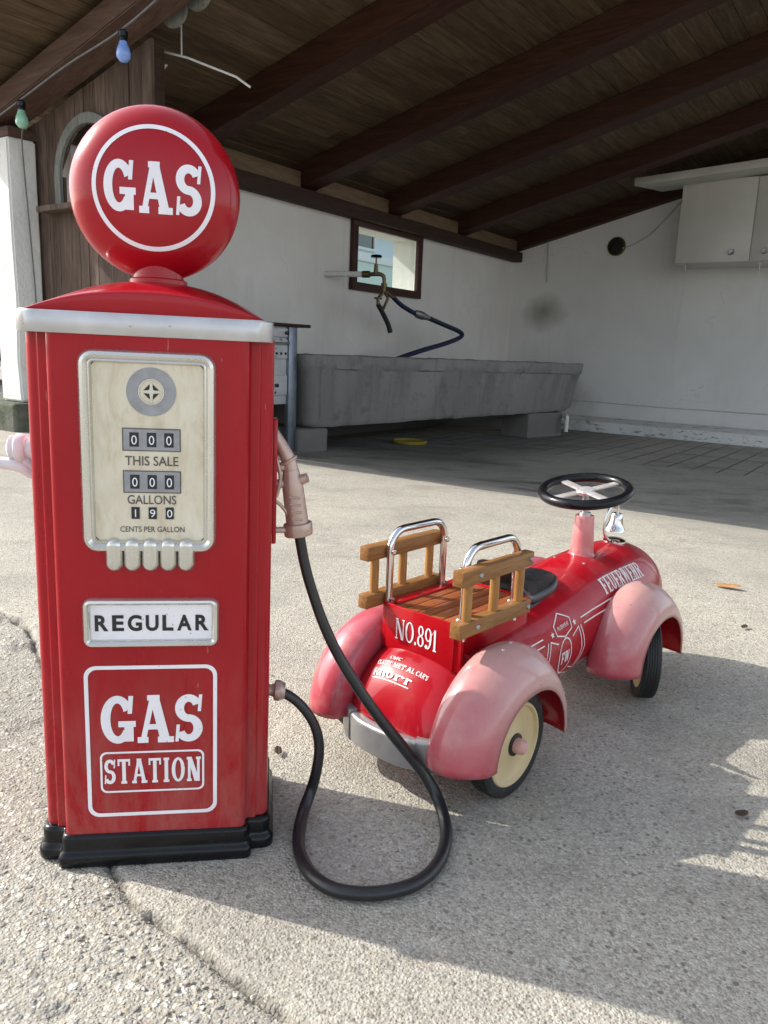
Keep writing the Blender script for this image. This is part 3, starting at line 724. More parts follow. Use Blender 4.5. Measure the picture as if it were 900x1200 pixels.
# plank front with an arched opening (opening centre .40, half width .30, springing 1.78, bottom 1.56)
OC, OH, OS, OB = .50, .300, 1.716, 1.535
bm = NB(); x = -.20; PW = -7.45
def arch_z(xx):
    d = (xx-OC)/OH
    return OS + math.sqrt(max(0, 1-d*d))*OH if abs(d) < 1 else None
while x < 1.12:
    wd = min(random.uniform(.085, .135), 1.13-x); y0 = PW + random.uniform(-.004, .004); x0, x1 = x+.002, x+wd-.002
    def plank(za0, za1, zb0, zb1):
        v_ = [bm.verts.new(q) for q in ((x0, y0, za0), (x1, y0, za1), (x1, y0, zb1), (x0, y0, zb0), (x0, y0+.022, za0), (x1, y0+.022, za1), (x1, y0+.022, zb1), (x0, y0+.022, zb0))]
        for q in ((0,1,2,3), (7,6,5,4), (0,4,5,1), (1,5,6,2), (2,6,7,3), (3,7,4,0)): bm.faces.new([v_[i] for i in q])
    t0, t1 = rz_(x0)-.004, rz_(x1)-.004
    c0, c1 = max(x0, OC-OH), min(x1, OC+OH)
    if c1-c0 > .01:
        plank(.21, .21, OB, OB); z0_, z1_ = arch_z(x0) or OS, arch_z(x1) or OS
        plank(z0_, z1_, t0, t1)
        if x0 < OC-OH: X0, X1 = x0, OC-OH
        elif x1 > OC+OH: X0, X1 = OC+OH, x1
        else: X0 = None
        if X0 is not None:
            sx0, sx1 = x0, x1; x0, x1 = X0, X1; plank(OB, OB, OS, OS); x0, x1 = sx0, sx1
    else: plank(.21, .21, t0, t1)
    x += wd
obj('plank_wall', bm, PLANK, shed, smooth=False)
bm = NB()   # lower skirting and the inner posts that carry the planks
box(bm, 1.04, 1.12, PW+.03, PW+.11, -.1, rz_(1.04)-.005, .006); box(bm, -.05, .03, PW+.03, PW+.11, -.1, rz_(-.05)-.005, .006); box(bm, .031, 1.039, PW+.03, PW+.09, .25, .33)
obj('stud', bm, PLATEW, shed)
bm = NB()   # grey arched trim and sill
def arc_pts(rad): return [(OC-rad, OB)] + [(OC+rad*math.cos(R(t)), OS+rad*math.sin(R(t))) for t in range(180, -1, -12)] + [(OC+rad, OB)]
o_, i_ = arc_pts(OH+.055), arc_pts(OH-.006)
for (p0, p1, q0, q1) in zip(o_, o_[1:], i_, i_[1:]):
    v_ = [bm.verts.new((px_, y_, pz_)) for y_ in (PW-.028, PW-.006) for px_, pz_ in (p0, p1, q1, q0)]
    for q in ((0,1,2,3), (7,6,5,4), (0,4,5,1), (1,5,6,2), (2,6,7,3), (3,7,4,0)): bm.faces.new([v_[i] for i in q])
obj('arch_trim', bm, ARCHW, shed, smooth=False)
bm = NB(); box(bm, .04, .95, PW-.11, PW-.008, 1.487, 1.524, .005); obj('sill', bm, PLANK, shed)
bm = NB()   # scalloped hanging board inside the verge
for k in range(28):
    x0 = 1.20+k*.20; pts = [(x0, rz_(x0)+.205)]
    pts += [(x0+.098-.096*math.cos(R(t)), rz_(x0+.098)+.055-.07*math.sin(R(t))) for t in range(0, 181, 15)] + [(x0+.196, rz_(x0+.196)+.205)]
    prism(bm, pts, Matrix.Translation((0, -7.40, 0)) @ Matrix.Rotation(PI/2, 4, 'X'), .02)
obj('scalloped_board', bm, ARCHW, shed, smooth=False)
# window
win = NB(); FA0, FA1, FZ0, FZ1 = -4.035, -2.69, 1.285, 2.012
def fr(bm, a0, a1, z0, z1, tk, x0, x1):
    box(bm, x0, x1, a0, a1, z0, z0+tk, .004); box(bm, x0, x1, a0, a1, z1-tk, z1, .004)
    box(bm, x0+.002, x1-.002, a0, a0+tk, z0+tk-.004, z1-tk+.004, .004); box(bm, x0+.002, x1-.002, a1-tk, a1, z0+tk-.004, z1-tk+.004, .004)
fr(win, FA0, FA1, FZ0, FZ1, .082, .001, .055)
wo = obj('window', win, FRAMEW, shed)
bm = NB(); box(bm, -.012, -.006, AO0+.004, AO1-.004, ZO0+.004, ZO1-.004); obj('pane', bm, PANE, wo, smooth=False)
# ------------------------------------------------------------------ things inside the shed
def stop(name, a, b, z, label, cat, group=None, rot=0): return empty(name, W(a, b, z), -SAZ+rot, label, cat, group)
# stone trough on its two blocks
tdir = math.atan2(.25, 1)
TR = stop('stone_trough', -5.53, .735, 0, 'long grey concrete water trough resting on two blocks under the window', 'trough', rot=PI/2-tdir*1.03)
TL_ = 4.02; TD = .66
bm = NB()
def tring(x0, x1, y0, y1, z, j=.006, r=.05):
    w_, h_ = x1-x0, y1-y0
    pts = []
    for px_, py_ in rrect(w_, h_, r, 4, (x0+x1)/2, (y0+y1)/2): pts.append((px_+random.uniform(-j, j), py_+random.uniform(-j, j), z+random.uniform(-j, j)))
    return pts
def dense(pts, k=5):
    out = []
    for p_, q_ in zip(pts, pts[1:]+pts[:1]):
        p_, q_ = Vector(p_), Vector(q_); m_ = max(1, int((q_-p_).length/.16))
        for i in range(m_):
            v_ = p_.lerp(q_, i/m_)
            if m_ > 1: v_ += Vector([random.uniform(-.006, .006) for _ in range(3)])
            out.append(v_)
    return out
def samen(rs):
    return rs
base = lambda x0, x1, y0, y1, z, tilt=0, r=.05, j=.004: [(px_, py_, z + tilt*px_) for px_, py_ in rrect(x1-x0, y1-y0, r, 4, (x0+x1)/2, (y0+y1)/2)]
def resample(pts, N=120):
    pts = [Vector(p_) for p_ in pts]; seg = [(pts[(i+1) % len(pts)]-pts[i]).length for i in range(len(pts))]; tot = sum(seg); out = []
    for k in range(N):
        t = tot*k/N; i = 0
        while t > seg[i] and i < len(seg)-1: t -= seg[i]; i += 1
        q_ = pts[i].lerp(pts[(i+1) % len(pts)], t/seg[i] if seg[i] else 0)
        out.append(q_ + Vector((random.uniform(-.005, .005), random.uniform(-.005, .005), random.uniform(-.005, .005))))
    return out
rs = [base(.05, TL_-.20, .03, TD-.05, -.035, .022), base(.02, TL_-.17, 0.0, TD-.02, .01, .022), base(.0, TL_-.035, -.008, TD, .475), base(-.015, TL_-.02, -.03, TD+.02, .49), base(-.02, TL_+.0, -.035, TD+.025, .592), base(-.01, TL_-.01, -.022, TD+.015, .606),
      base(.07, TL_-.09, .055, TD-.07, .602), base(.09, TL_-.12, .07, TD-.09, .55), base(.12, TL_-.2, .1, TD-.12, .2)]
rings_mesh(bm, [resample(r_) for r_ in rs], True, True)
obj('trough_body', bm, CONC, TR, angle=50)
m, n, l, b = mat('water'); setp(b, Roughness=.03, IOR=1.33); b.inputs['Base Color'].default_value = (.02, .025, .02, 1); b.inputs['Specular IOR Level'].default_value = .6; WATER = m
bump(n, l, b, noise(n, l, coords(n, l), 9, 2), .05, .01)
bm = NB(); box(bm, .115, TL_-.15, .095, TD-.115, .38, .47); tag(obj('water', bm, WATER, None, smooth=False), kind='structure').matrix_world = TR.matrix_basis
for (a_, b_, w_, lab) in ((-5.42, .70, .33, 'squat concrete block under the left end of the trough beside the old cooker'), (-2.22, 1.53, .66, 'wide low concrete block under the right end of the trough')):
    B_e = stop('concrete_block', a_, b_, FLOOR-.02, lab, 'block', 'blocks under the trough', PI/2-tdir)
    bm = NB(); box(bm, -w_/2, w_/2, -.03, .36, 0, (.225 if w_ < .5 else .30), .022, seg=3)
    for v_ in bm.verts: v_.co += Vector((random.uniform(-.006, .006), random.uniform(-.006, .006), random.uniform(-.004, .004)))
    o = obj('block_body', bm, BLOCKC, B_e)
# old enamel cooker left of the trough
CK = stop('old_cooker', -5.60, .63, -.245, 'white enamel cabinet with drawers and a brown board on top beside the trough', 'old cooker')
# local: X = b (front faces +X), Y = a
bm = NB(); box(bm, -.56, .03, -.95, .195, 1.076, 1.102, .006); obj('top_board', bm, PLATEW, CK)
bm = NB(); box(bm, -.50, -.02, -.85, .0, .42, 1.074, .008); obj('carcass', bm, ENAMEL, CK)
for px_, py_ in ((-.035, -.015), (-.035, -.87), (-.50, -.015), (-.50, -.87)):
    bm = NB(); box(bm, px_, px_+.045, py_-.05, py_+.055, .0, 1.073, .005); obj('leg', bm, ZINC, CK)
for z0_, z1_ in ((.985, 1.06), (.805, .965), (.50, .67)):
    bm = NB(); box(bm, -.018, .004, -.80, -.075, z0_, z1_, .008)
    dr = obj('drawer', bm, ENAMEL, CK)
    if z0_ > .7 and z0_ < .9:
        bm = NB(); tube(bm, [(.004, -.34, .93), (.035, -.34, .935), (.035, -.09, .935), (.004, -.09, .93)], .009, 8); obj('handle', bm, STEEL, dr)
        for k in range(8):
            bm = NB(); lathe(bm, [(0, 0), (.011, 0), (.011, .006), (0, .006)], 10, axisM((.0045, -.105-.055*k, .85), (1, 0, 0))); obj('vent_hole', bm, DARK, dr)
    else:
        bm = NB(); lathe(bm, [(0, .0), (.014, .0), (.017, .02), (.0, .024)], 12, axisM((.005, -.22 if z0_ < .7 else -.1, (z0_+z1_)/2), (1, 0, 0))); obj('knob', bm, GLOSSBLACK, dr)
# water pipe, tap and hoses
TP = stop('water_tap', -4.43, 0, 0, 'brass tap with a black handwheel on a white pipe in front of the window', 'tap')
def TB(a, b, z): return (b, a+4.43, z)
bm = NB(); tube(bm, [TB(-4.43, -.01, 1.40), TB(-4.29, .37, 1.402)], .028, 14); obj('pipe', bm, PVC, TP)
bm = NB()
tube(bm, [TB(-4.29, .37, 1.402), TB(-4.265, .44, 1.403)], .034, 12); tube(bm, [TB(-4.27, .43, 1.403), TB(-4.235, .53, 1.405)], .02, 12)
tube(bm, [TB(-4.245, .50, 1.40), TB(-4.245, .50, 1.50)], [.026, .018], 12); tube(bm, [TB(-4.245, .5, 1.5), TB(-4.245, .5, 1.565)], .008, 8)
tube(bm, [TB(-4.24, .52, 1.41), TB(-4.20, .56, 1.39), TB(-4.195, .57, 1.33), TB(-4.195, .57, 1.24)], [.02, .02, .018, .022], 12, smooth=4)
lathe(bm, [(0, 0), (.034, 0), (.034, .03), (0, .03)], 6, Matrix.Translation(TB(-4.195, .57, 1.29)))
tube(bm, [TB(-4.195, .57, 1.25), TB(-4.28, .56, 1.16), TB(-4.27, .56, 1.11)], .018, 10); tube(bm, [TB(-4.195, .57, 1.25), TB(-4.13, .58, 1.18), TB(-4.19, .57, 1.08), TB(-4.25, .56, 1.10)], .016, 10)
tube(bm, [TB(-4.33, .56, 1.17), TB(-4.22, .56, 1.17)], .01, 8); tube(bm, [TB(-4.195, .57, 1.25), TB(-4.06, .60, 1.19)], .018, 10)
obj('tap_body', bm, BRASS, TP)
bm = NB(); lathe(bm, [(0, 0), (.05, .0), (.058, .012), (.05, .026), (.02, .03), (0, .03)], 20, Matrix.Translation(TB(-4.245, .5, 1.56))); obj('handwheel', bm, GLOSSBLACK, TP)
bm = NB(); tube(bm, [TB(-4.27, .56, 1.11), TB(-4.19, .565, 1.03), TB(-4.10, .57, .93), TB(-4.06, .575, .85)], .025, 10, smooth=5); obj('outlet_hose', bm, RUBBER, TP)
H_ = stop('garden_hose', -4.43, 0, 0, 'dark blue garden hose looping from the tap down into the trough', 'hose')
bm = NB(); tube(bm, [TB(-4.06, .60, 1.19), TB(-3.92, .6, 1.13), TB(-3.75, .6, 1.085), TB(-3.62, .6, 1.055)], .024, 10, smooth=5); 
tube(bm, [TB(-3.40, .6, 1.035), TB(-3.0, .6, .97), TB(-2.72, .6, .925), TB(-2.62, .6, .89), TB(-2.68, .6, .845), TB(-3.0, .6, .77), TB(-3.5, .6, .68), TB(-3.95, .6, .585), TB(-4.2, .6, .50)], .026, 10, smooth=6)
obj('hose_pipe', bm, BLUEHOSE, H_)
bm = NB(); tube(bm, [TB(-3.66, .6, 1.07), TB(-3.60, .6, 1.058), TB(-3.52, .6, 1.05), TB(-3.46, .6, 1.043), TB(-3.38, .6, 1.032)], [.028, .042, .046, .036, .028], 12); obj('coupling', bm, STEEL, H_)
# cabinet, white board, hole, cables on the right wall
CB = stop('wall_cabinet', -.78, 2.435, 1.83, 'white double-door wall cabinet hanging high on the plastered wall', 'cabinet')
bm = NB(); box(bm, 0, 1.66, .02, .63, 0, .92, .004); obj('carcass', bm, CABW, CB)
for k in (0, 1):
    bm = NB(); box(bm, .003+.828*k, .824+.828*k, -.002, .018, .003, .917, .004); d = obj('door', bm, CABW, CB)
    kx = .63 if k == 0 else .98
    bm = NB(); lathe(bm, [(0, 0), (.03, 0), (.036, .012), (.03, .02), (.014, .016), (0, .018)], 18, axisM((kx, -.003, .108), (0, -1, 0))); obj('knob', bm, STEEL, d)
for x_ in (.10, .92):
    bm = NB(); box(bm, x_, x_+.03, .05, .075, -.03, -.002); tube(bm, [(x_+.015, .06, -.02), (x_+.018, .06, -.11)], .008, 8); obj('hook', bm, STEEL, CB)
bm = NB(); tube(bm, [(.06, -.006, .86), (.13, -.008, .885), (.17, -.006, .89)], .004, 6); obj('scratch_cord', bm, CABLEW, CB)
SB = stop('white_board', -1.05, 1.96, 2.69, 'long white board lying under the roof above the wall cabinet', 'board')
bm = NB(); Mt = Matrix.Rotation(-R(3.2), 4, 'Y'); box(bm, 0, 3.2, -.06, .40, .0, .085, .004, M=Mt); obj('board_body', bm, CABW, SB)
for v_ in SB.children[0].data.vertices:
    if v_.co.x < .01: v_.co.x += (v_.co.y+.06)*.42
tag(SB.children[0])
bw = lambda b, z, a=RWA-.004: W(a, 5.154+(b-5.154)*1.0144, .65+(z-.65)*1.0144)
HO = empty('flue_hole', bw(1.54, 2.124), -SAZ, 'round dark flue hole with a rusty rim in the plastered wall', 'flue hole')
bm = NB(); lathe(bm, [(.105, 0), (.12, .0), (.122, .018), (.105, .022), (.095, .004)], 24, axisM((0, 0, 0), (0, -1, 0)), caps=False); obj('rim', bm, BRASS, HO)
bm = NB(); lathe(bm, [(0, .001), (.104, .001), (.10, .004), (.0, .006)], 20, axisM((0, 0, 0), (0, -1, 0))); obj('opening', bm, DARK, HO)
def wire(name, pts, rad, m_, label, cat):
    bm = NB(); base_ = Vector(pts[0]); tube(bm, [Vector(p_)-base_ for p_ in pts], rad, 8, smooth=5); o = obj(name, bm, m_); o.location = base_; return tag(o, label, cat)
wire('cable', [bw(1.62, 2.10), bw(1.72, 2.125), bw(1.95, 2.25), bw(2.15, 2.45), bw(2.33, 2.66), bw(2.42, 2.70)], .011, CABLEW, 'thin white cable drooping from the flue hole to the cabinet', 'cable')
wire('conduit', [bw(.596, 1.69), bw(.592, 1.75), bw(.585, 2.0), bw(.575, 2.22), bw(.60, 2.29), bw(.66, 2.315), bw(.80, 2.35), bw(1.0, 2.38)], .014, CABLEW, 'white conduit bent down the plastered wall near the corner', 'conduit')
wire('low_cable', [bw(.9, .095), bw(1.5, .092), bw(2.4, .08), bw(3.6, .085), bw(5.5, .08)], .007, CABLEW, 'thin cable running low along the plastered wall above the ledge', 'cable')
bm = NB(); tube(bm, [(0, 0, -.12), (0, 0, 0), (.0, 0, .05), (-.05, 0, .06), (-.12, 0, .06)], .024, 10, smooth=3); o = obj('pipe_elbow', bm, PVC); o.location = W(-1.98, 1.72, -.07); o.rotation_euler.z = -SAZ-.9; tag(o, 'short white plastic pipe elbow beside the right concrete block', 'pipe')
bm = NB(); lathe(bm, [(.14, 0), (.17, .0), (.18, .02), (.165, .03), (.14, .012)], 28, caps=False); lathe(bm, [(0, .004), (.145, .004), (.145, .01), (0, .012)], 24)
o = obj('yellow_lid', bm, YELLOW); o.location = W(-4.15, .93, FLOOR+.004); tag(o, 'flat yellow plastic lid on the floor in front of the trough', 'lid')
# string of coloured bulbs along the verge rafter
SLt = empty('string_lights', W(-7.735, .223, 2.09), -SAZ, 'black cable with a green and a blue bulb strung below the verge rafter', 'string lights')
def SLp(b, z, a=-7.735): return (b-.203, a+7.735, z-2.12)
bm = NB(); tube(bm, [SLp(-.6, 1.96), SLp(.203, 2.145), SLp(.7, 2.262), SLp(1.232, 2.36), SLp(1.8, 2.53), SLp(2.6, 2.72), SLp(4, 3.08)], .006, 8, smooth=5)
tube(bm, [SLp(.203, 2.13), SLp(.17, 2.06, -7.70), SLp(-.03, 1.99, -7.60), SLp(-.060, 1.90, -7.585), SLp(-.062, 1.6, -7.57), SLp(-.064, 1.2, -7.55), SLp(-.066, .9, -7.54), SLp(-.07, .3, -7.55)], .005, 8, smooth=6); obj('cable', bm, CABLE, SLt)
for b_, z_, m_ in ((.203, 2.118, GREENB), (1.232, 2.332, BLUEB), (2.5, 2.66, GREENB)):
    Mx = Matrix.Translation(SLp(b_, z_)) @ Matrix.Rotation(PI, 4, 'X')
    bm = NB(); lathe(bm, [(0, -.022), (.016, -.022), (.027, -.012), (.027, .012), (.022, .016), (.024, .022), (.024, .036), (0, .036)], 18, Mx); so = obj('socket', bm, GLOSSBLACK, SLt)
    bm = NB(); lathe(bm, [(.020, .034), (.024, .05), (.035, .075), (.040, .097), (.037, .119), (.021, .138), (0, .144)], 24, Mx); bo = obj('bulb', bm, m_, SLt)
# white rod and bracket by the plank wall's edge
RD = stop('curtain_rod', -7.30, 1.0, 2.40, 'thin white rod with a wall bracket below the roof boards beside the plank front', 'rod')
bm = NB(); tube(bm, [(0, 0, 0), (.28, .0, -.09), (.66, .02, -.245), (.76, .03, -.31)], .0065, 8); obj('rod_bar', bm, CABLEW, RD)
bm = NB(); tube(bm, [(.20, .02, -.06), (.20, .02, .15)], .005, 8); prism(bm, [(-.02, -.17), (.10, -.10), (-.02, -.05)], Matrix.Rotation(PI/2, 4, 'X'), .02); obj('bracket', bm, CABLEW, RD)
# ------------------------------------------------------------------ beyond the shed
NH = empty('neighbouring_house', W(2.4, -4.2, 0), -SAZ, 'pale mint house with white band seen through the shed window', 'house')
bm = NB(); box(bm, -4, 0, -4.2, 4.2, -.3, 2.36); obj('wall', bm, HOUSEM, NH, smooth=False)
bm = NB(); box(bm, -4.05, .05, -4.25, 4.25, 2.362, 2.52, .006); obj('string_course', bm, WHITEW, NH)
bm = NB(); box(bm, -3.95, -.05, -4.15, 4.15, 2.522, 3.1); obj('upper_wall', bm, BLUEWALL, NH, smooth=False)
bm = NB(); prism(bm, [(-4.3, 3.102), (.25, 3.102), (-2, 3.75)], Matrix.Translation((0, 4.3, 0)) @ Matrix.Rotation(PI/2, 4, 'X'), 8.6); obj('roof', bm, TILE, NH, smooth=False)
for y_ in (-2.6, -.6, 1.4, 3.2):
    bm = NB(); fr(bm, y_-.45, y_+.45, 2.58, 3.04, .05, -.048, .0); q = obj('window', bm, WHITEW, NH)
    bm = NB(); box(bm, -.046, -.04, y_-.41, y_+.41, 2.62, 3.0); obj('pane', bm, VANGLASS, q, smooth=False)
VN = empty('parked_van', (-7.3, 10.6, 0), R(28), 'red van parked on the gravel left of the white pillar', 'van')
bm = NB()
side = [(-2.2, .42), (2.2, .42), (2.2, 1.0), (1.75, 1.15), (1.15, 1.95), (.9, 2.02), (-2.1, 2.0), (-2.2, 1.9)]
prism(bm, side, Matrix.Translation((0, .9, 0)) @ Matrix.Rotation(PI/2, 4, 'X'), 1.8, bev=.05); obj('body', bm, REDCAR, VN)
for s in (-1, 1):
    for x0, x1 in ((-1.9, -.75), (-.65, .35)):
        bm = NB(); box(bm, x0, x1, s*.905-.006, s*.905+.006, 1.25, 1.85, .004); obj('window', bm, VANGLASS, VN)
    bm = NB(); prism(bm, [(.45, 1.25), (1.5, 1.25), (1.05, 1.85), (.45, 1.85)], Matrix.Translation((0, s*.905+.006, 0)) @ Matrix.Rotation(PI/2, 4, 'X'), .012); obj('window', bm, VANGLASS, VN)
    for x_ in (-1.4, 1.4):
        bm = NB(); lathe(bm, [(.2, -.1), (.3, -.1), (.33, -.06), (.33, .06), (.3, .1), (.2, .1)], 28, axisM((x_, s*.82, .33), (0, s, 0))); wv = obj('wheel', bm, RUBBER, VN)
        bm = NB(); lathe(bm, [(0, .08), (.1, .1), (.2, .085), (.2, .06)], 24, axisM((x_, s*.82, .33), (0, s, 0)), caps=False); obj('rim', bm, STEEL, wv)
bm = NB(); box(bm, -2.25, 2.25, -.88, .88, .33, .44, .02); obj('sill', bm, RUBBER, VN)
def leafy(name, c, rx, ry, rz, nl, size, label, cat, trunk=None, group=None, seed=0):
    rnd = random.Random(seed); e = empty(name, c, rnd.uniform(0, 6), label, cat, group); bm = NB(); zc = (trunk or 0)+rz
    cl = [(rnd.gauss(0, .45)*rx, rnd.gauss(0, .45)*ry, zc+rnd.uniform(-.75, .75)*rz, rnd.uniform(.22, .42)) for _ in range(26)]
    for _ in range(nl):
        q = rnd.choice(cl); d = Vector((rnd.gauss(0, 1), rnd.gauss(0, 1), rnd.gauss(0, 1))).normalized()*rnd.uniform(.5, 1)**.5
        p_ = Vector((q[0]+d.x*q[3]*rx, q[1]+d.y*q[3]*ry, max(.05, q[2]+d.z*q[3]*rz)))
        u_ = Vector((rnd.gauss(0, 1), rnd.gauss(0, 1), rnd.gauss(0, 1))).normalized()*size; v_ = u_.cross(Vector((rnd.gauss(0, 1), rnd.gauss(0, 1), rnd.gauss(0, 1)))).normalized()*size*.6
        bm.faces.new([bm.verts.new(p_+t) for t in (-u_, v_, u_, -v_)])
    obj('crown', bm, FOL, e, smooth=False, normals=False)
    bm = NB(); top = zc+.3*rz; tube(bm, [(0, 0, -.1), (.03, .02, zc*.5), (-.02, .04, top)], [.09*rx, .06*rx, .02*rx], 10, smooth=4)
    for k in range(6):
        t = rnd.uniform(0, 6.28); z_ = zc*.55+rnd.uniform(0, rz*.7); tube(bm, [(0, .02, z_), (math.cos(t)*rx*.35, math.sin(t)*ry*.35, z_+.25*rz), (math.cos(t)*rx*.65, math.sin(t)*ry*.65, z_+.5*rz)], [.035*rx, .02*rx, .008*rx], 8, smooth=3)
    obj('trunk', bm, BARK, e)
leafy('tree', (-17, 24, 0), 3.2, 3.2, 2.6, 5200, .16, 'broad green tree standing far behind the red van', 'tree', 1.6, 'trees behind the yard', 1)
leafy('tree', (-10.5, 30, 0), 2.6, 2.6, 2.2, 4200, .15, 'smaller round tree standing farthest back left of the pillar', 'tree', 1.4, 'trees behind the yard', 2)
for k, (x_, y_) in enumerate(((-9.6, 15.5), (-11.6, 14.6))):
    leafy('bush', (x_, y_, 0), 1.1, .9, .65, 1800, .07, ('rounded green bush on the gravel behind the red van', 'wider green bush on the gravel left behind the red van')[k], 'bush', .1, 'bushes behind the van', 5+k)
# ================================================================== the gas pump
PYAW = R(9)
PUMP = empty('gas_pump', (-.2838, .9500, -.001), PYAW, 'red retro toy gas pump with round GAS globe and REGULAR plate', 'gas pump', ry=.007)
FY = -.0775; PBK = .048; PCY = PBK/2
def arc2(cx, cy, r, a0, a1, k=5): return [(cx+r*math.cos(R(a0+(a1-a0)*i/k)), cy+r*math.sin(R(a0+(a1-a0)*i/k))) for i in range(k+1)]
def pump_section(o=0., flute=False):
    """stepped plan: broad front panel with a recessed rounded column at each corner"""
    fx, hx, fy, cy = .1135+o, .1425+o, .0775+o, .058+o
    q = [(0, -fy)] + arc2(fx-.009, -fy+.009, .009, 270, 360) + [(fx, -cy-.004)] + [(fx+.002, -cy)] + (arc2(fx+.0135-.003, -cy+.003, .003, 270, 360, 4) + [(fx+.0137, -cy+.0040), (fx+.0150, -cy+.0048)] + arc2(hx-.012, -cy+.0048+.012, .012, 270, 360, 6) if flute else arc2(hx-.014, -cy+.014, .014, 270, 360, 6))
    q = [p_ for p_ in q]
    right = q + [(x, -y+PBK) for x, y in q[::-1]]
    return [(x*.979-.0025, y) for x, y in right[:-1] + [(-x, y) for x, y in right[::-1]][:-1]]
def loft(bm, secs, c0=True, c1=True):
    rings_mesh(bm, [[(x, y, z) for x, y in s] for s, z in secs], c0, c1)
bm = NB(); loft(bm, [(pump_section(0., True), z_) for z_ in (.036, .2, .4, .662)]); obj('cabinet', bm, REDCAB, PUMP, angle=50)
bm = NB(); loft(bm, [(pump_section(.006), 0), (pump_section(.0085), .003), (pump_section(.0088), .014), (pump_section(.0065), .0185), (pump_section(.0045), .0205), (pump_section(.0040), .025), (pump_section(.0042), .038), (pump_section(.0025), .0425), (pump_section(-.001), .0435)]); obj('base', bm, GLOSSBLACK, PUMP, angle=60)
rr = lambda w_, d_, r, z: [(x-.0050, y+PCY, z) for x, y in rrect(w_, d_+PBK, r, 6)]
bm = NB(); rings_mesh(bm, [rr(.270, .150, .02, .6575), rr(.279, .160, .022, .6575), rr(.281, .162, .023, .6590), rr(.281, .162, .023, .6795), rr(.278, .159, .022, .6815), rr(.258, .140, .02, .6818)]); obj('trim_band', bm, SILVER, PUMP)
# barrel-vaulted top
bm = NB()
def vault(k, g): return [(-.134*g-.0050, .680)] + [(-.0050+g*(-.134+.268*i/32), .6805+.0425*k*(1-(abs(-1+2*i/32))**2.3)) for i in range(33)] + [(.134*g-.0050, .680)]
ys_ = [(-.0735, .30, .955), (-.0745, .52, .975), (-.0738, .575, .985), (-.071, .615, .99), (-.06, .70, .995), (-.04, .83, 1), (-.015, .95, 1), (.01, .995, 1), (PCY, 1, 1), (.04, .98, 1), (.08, .87, 1), (.108, .68, .995), (.120, .55, .985), (.122, .30, .96)]
rings_mesh(bm, [[(x, yy, z) for x, z in vault(k, g)] for yy, k, g in ys_], True, True); obj('top', bm, RED, PUMP, angle=60)
bm = NB(); lathe(bm, [(.034, .716), (.034, .7255), (.030, .7275), (.029, .746), (.0, .746)], 32, Matrix.Translation((-.0035, PCY, 0))); obj('neck', bm, RED, PUMP)
# globe
GC = Vector((-.0052, PCY, .8240)); GR = .0985; GT = .046
def gy(r): return -GT*(max(0, 1-(r/GR)**3.4))**.52
bm = NB(); pr = [GR*math.sin(R(t)) for t in range(0, 91, 3)]
prof = [(r, -gy(r)) for r in pr]
prof = prof + [(r, -h) for r, h in prof[::-1]]
Mg = Matrix.Translation(GC) @ Matrix.Rotation(PI/2, 4, 'X')
seen = []; [seen.append(p_) for p_ in prof if not seen or math.dist(p_, seen[-1]) > 1e-5]
lathe(bm, seen, 64, Mg, caps=False); glb = obj('globe', bm, RED, PUMP, angle=70)
def gmap(x, y, h): return (GC.x+.003+x, GC.y+gy(min(GR*.99, math.hypot(x+.003, y)))-.0005-h, GC.z+y)
bm = NB(); circ = lambda r, k=72: [(r*math.cos(2*PI*i/k), r*math.sin(2*PI*i/k)) for i in range(k)]
put_strokes(bm, ringq(circ(.0685), circ(.0636)), gmap, .004)
put_strokes(bm, word('GAS', -.0550, -.0280, .0560, WIDE, .265, .135, .075, .15, .1085), gmap, .004)
obj('lettering', bm, WHITE, glb, smooth=False, normals=False)
# flat print on the front
def fmap(x, z, h): return (x, FY-.0006-h, z)
def sweep_frame(bm, w_, h_, r, cx, cz, prof, mi=None):
    """prof: (inset, height above the panel) rows"""
    rings = []
    for ins, ht in prof: rings.append([(x, FY-ht, z) for x, z in rrect(w_-2*ins, h_-2*ins, max(.002, r-ins), 6, cx, cz)])
    rings_mesh(bm, rings, mat=mi)
bm = NB(); sweep_frame(bm, .150, .231, .017, -.0035, .5265, [(0, -.001), (.0, .004), (.0025, .008), (.006, .0092), (.009, .0075), (.0105, .0055), (.0125, .0062), (.014, .0035), (.0145, .001)])
gf = obj('gauge_frame', bm, AGED, PUMP)
bm = NB(); sweep_frame(bm, .122, .203, .006, -.0035, .5265, [(0, .0012), (.0002, .0016)]); 
for f in bm.faces[:]: pass
vs_ = [bm.verts.new((x, FY-.0016, z)) for x, z in rrect(.1218, .2028, .006, 6, -.0035, .5265)]; bm.faces.new(vs_)
obj('gauge_plate', bm, GAUGE, gf)
for k in range(5):
    cx = -.0440+.0203*k; bm = NB()
    rings_mesh(bm, [[(x, FY-ht, z) for x, z in rrect(.0196-2*i_, .040-2*i_, max(.0012, .0096-i_), 6, cx, .4080)] for i_, ht in ((0, -.001), (0, .0045), (.0015, .0078), (.0035, .0098), (.0060, .0108), (.0080, .0110))], False, True)
    obj('frame_flute', bm, AGED, gf)
def pmap(x, z, h): return (x, FY-.0022-h, z)
GX = -.0035
bm = NB()   # dial
put_strokes(bm, ringq([(GX+.0035+x, .597+z) for x, z in circ(.0272, 48)], [(GX+.0035+x, .597+z) for x, z in circ(.0135, 48)]), pmap)
obj('dial', bm, COUNTER, gf, smooth=False, normals=False)
bm = NB()
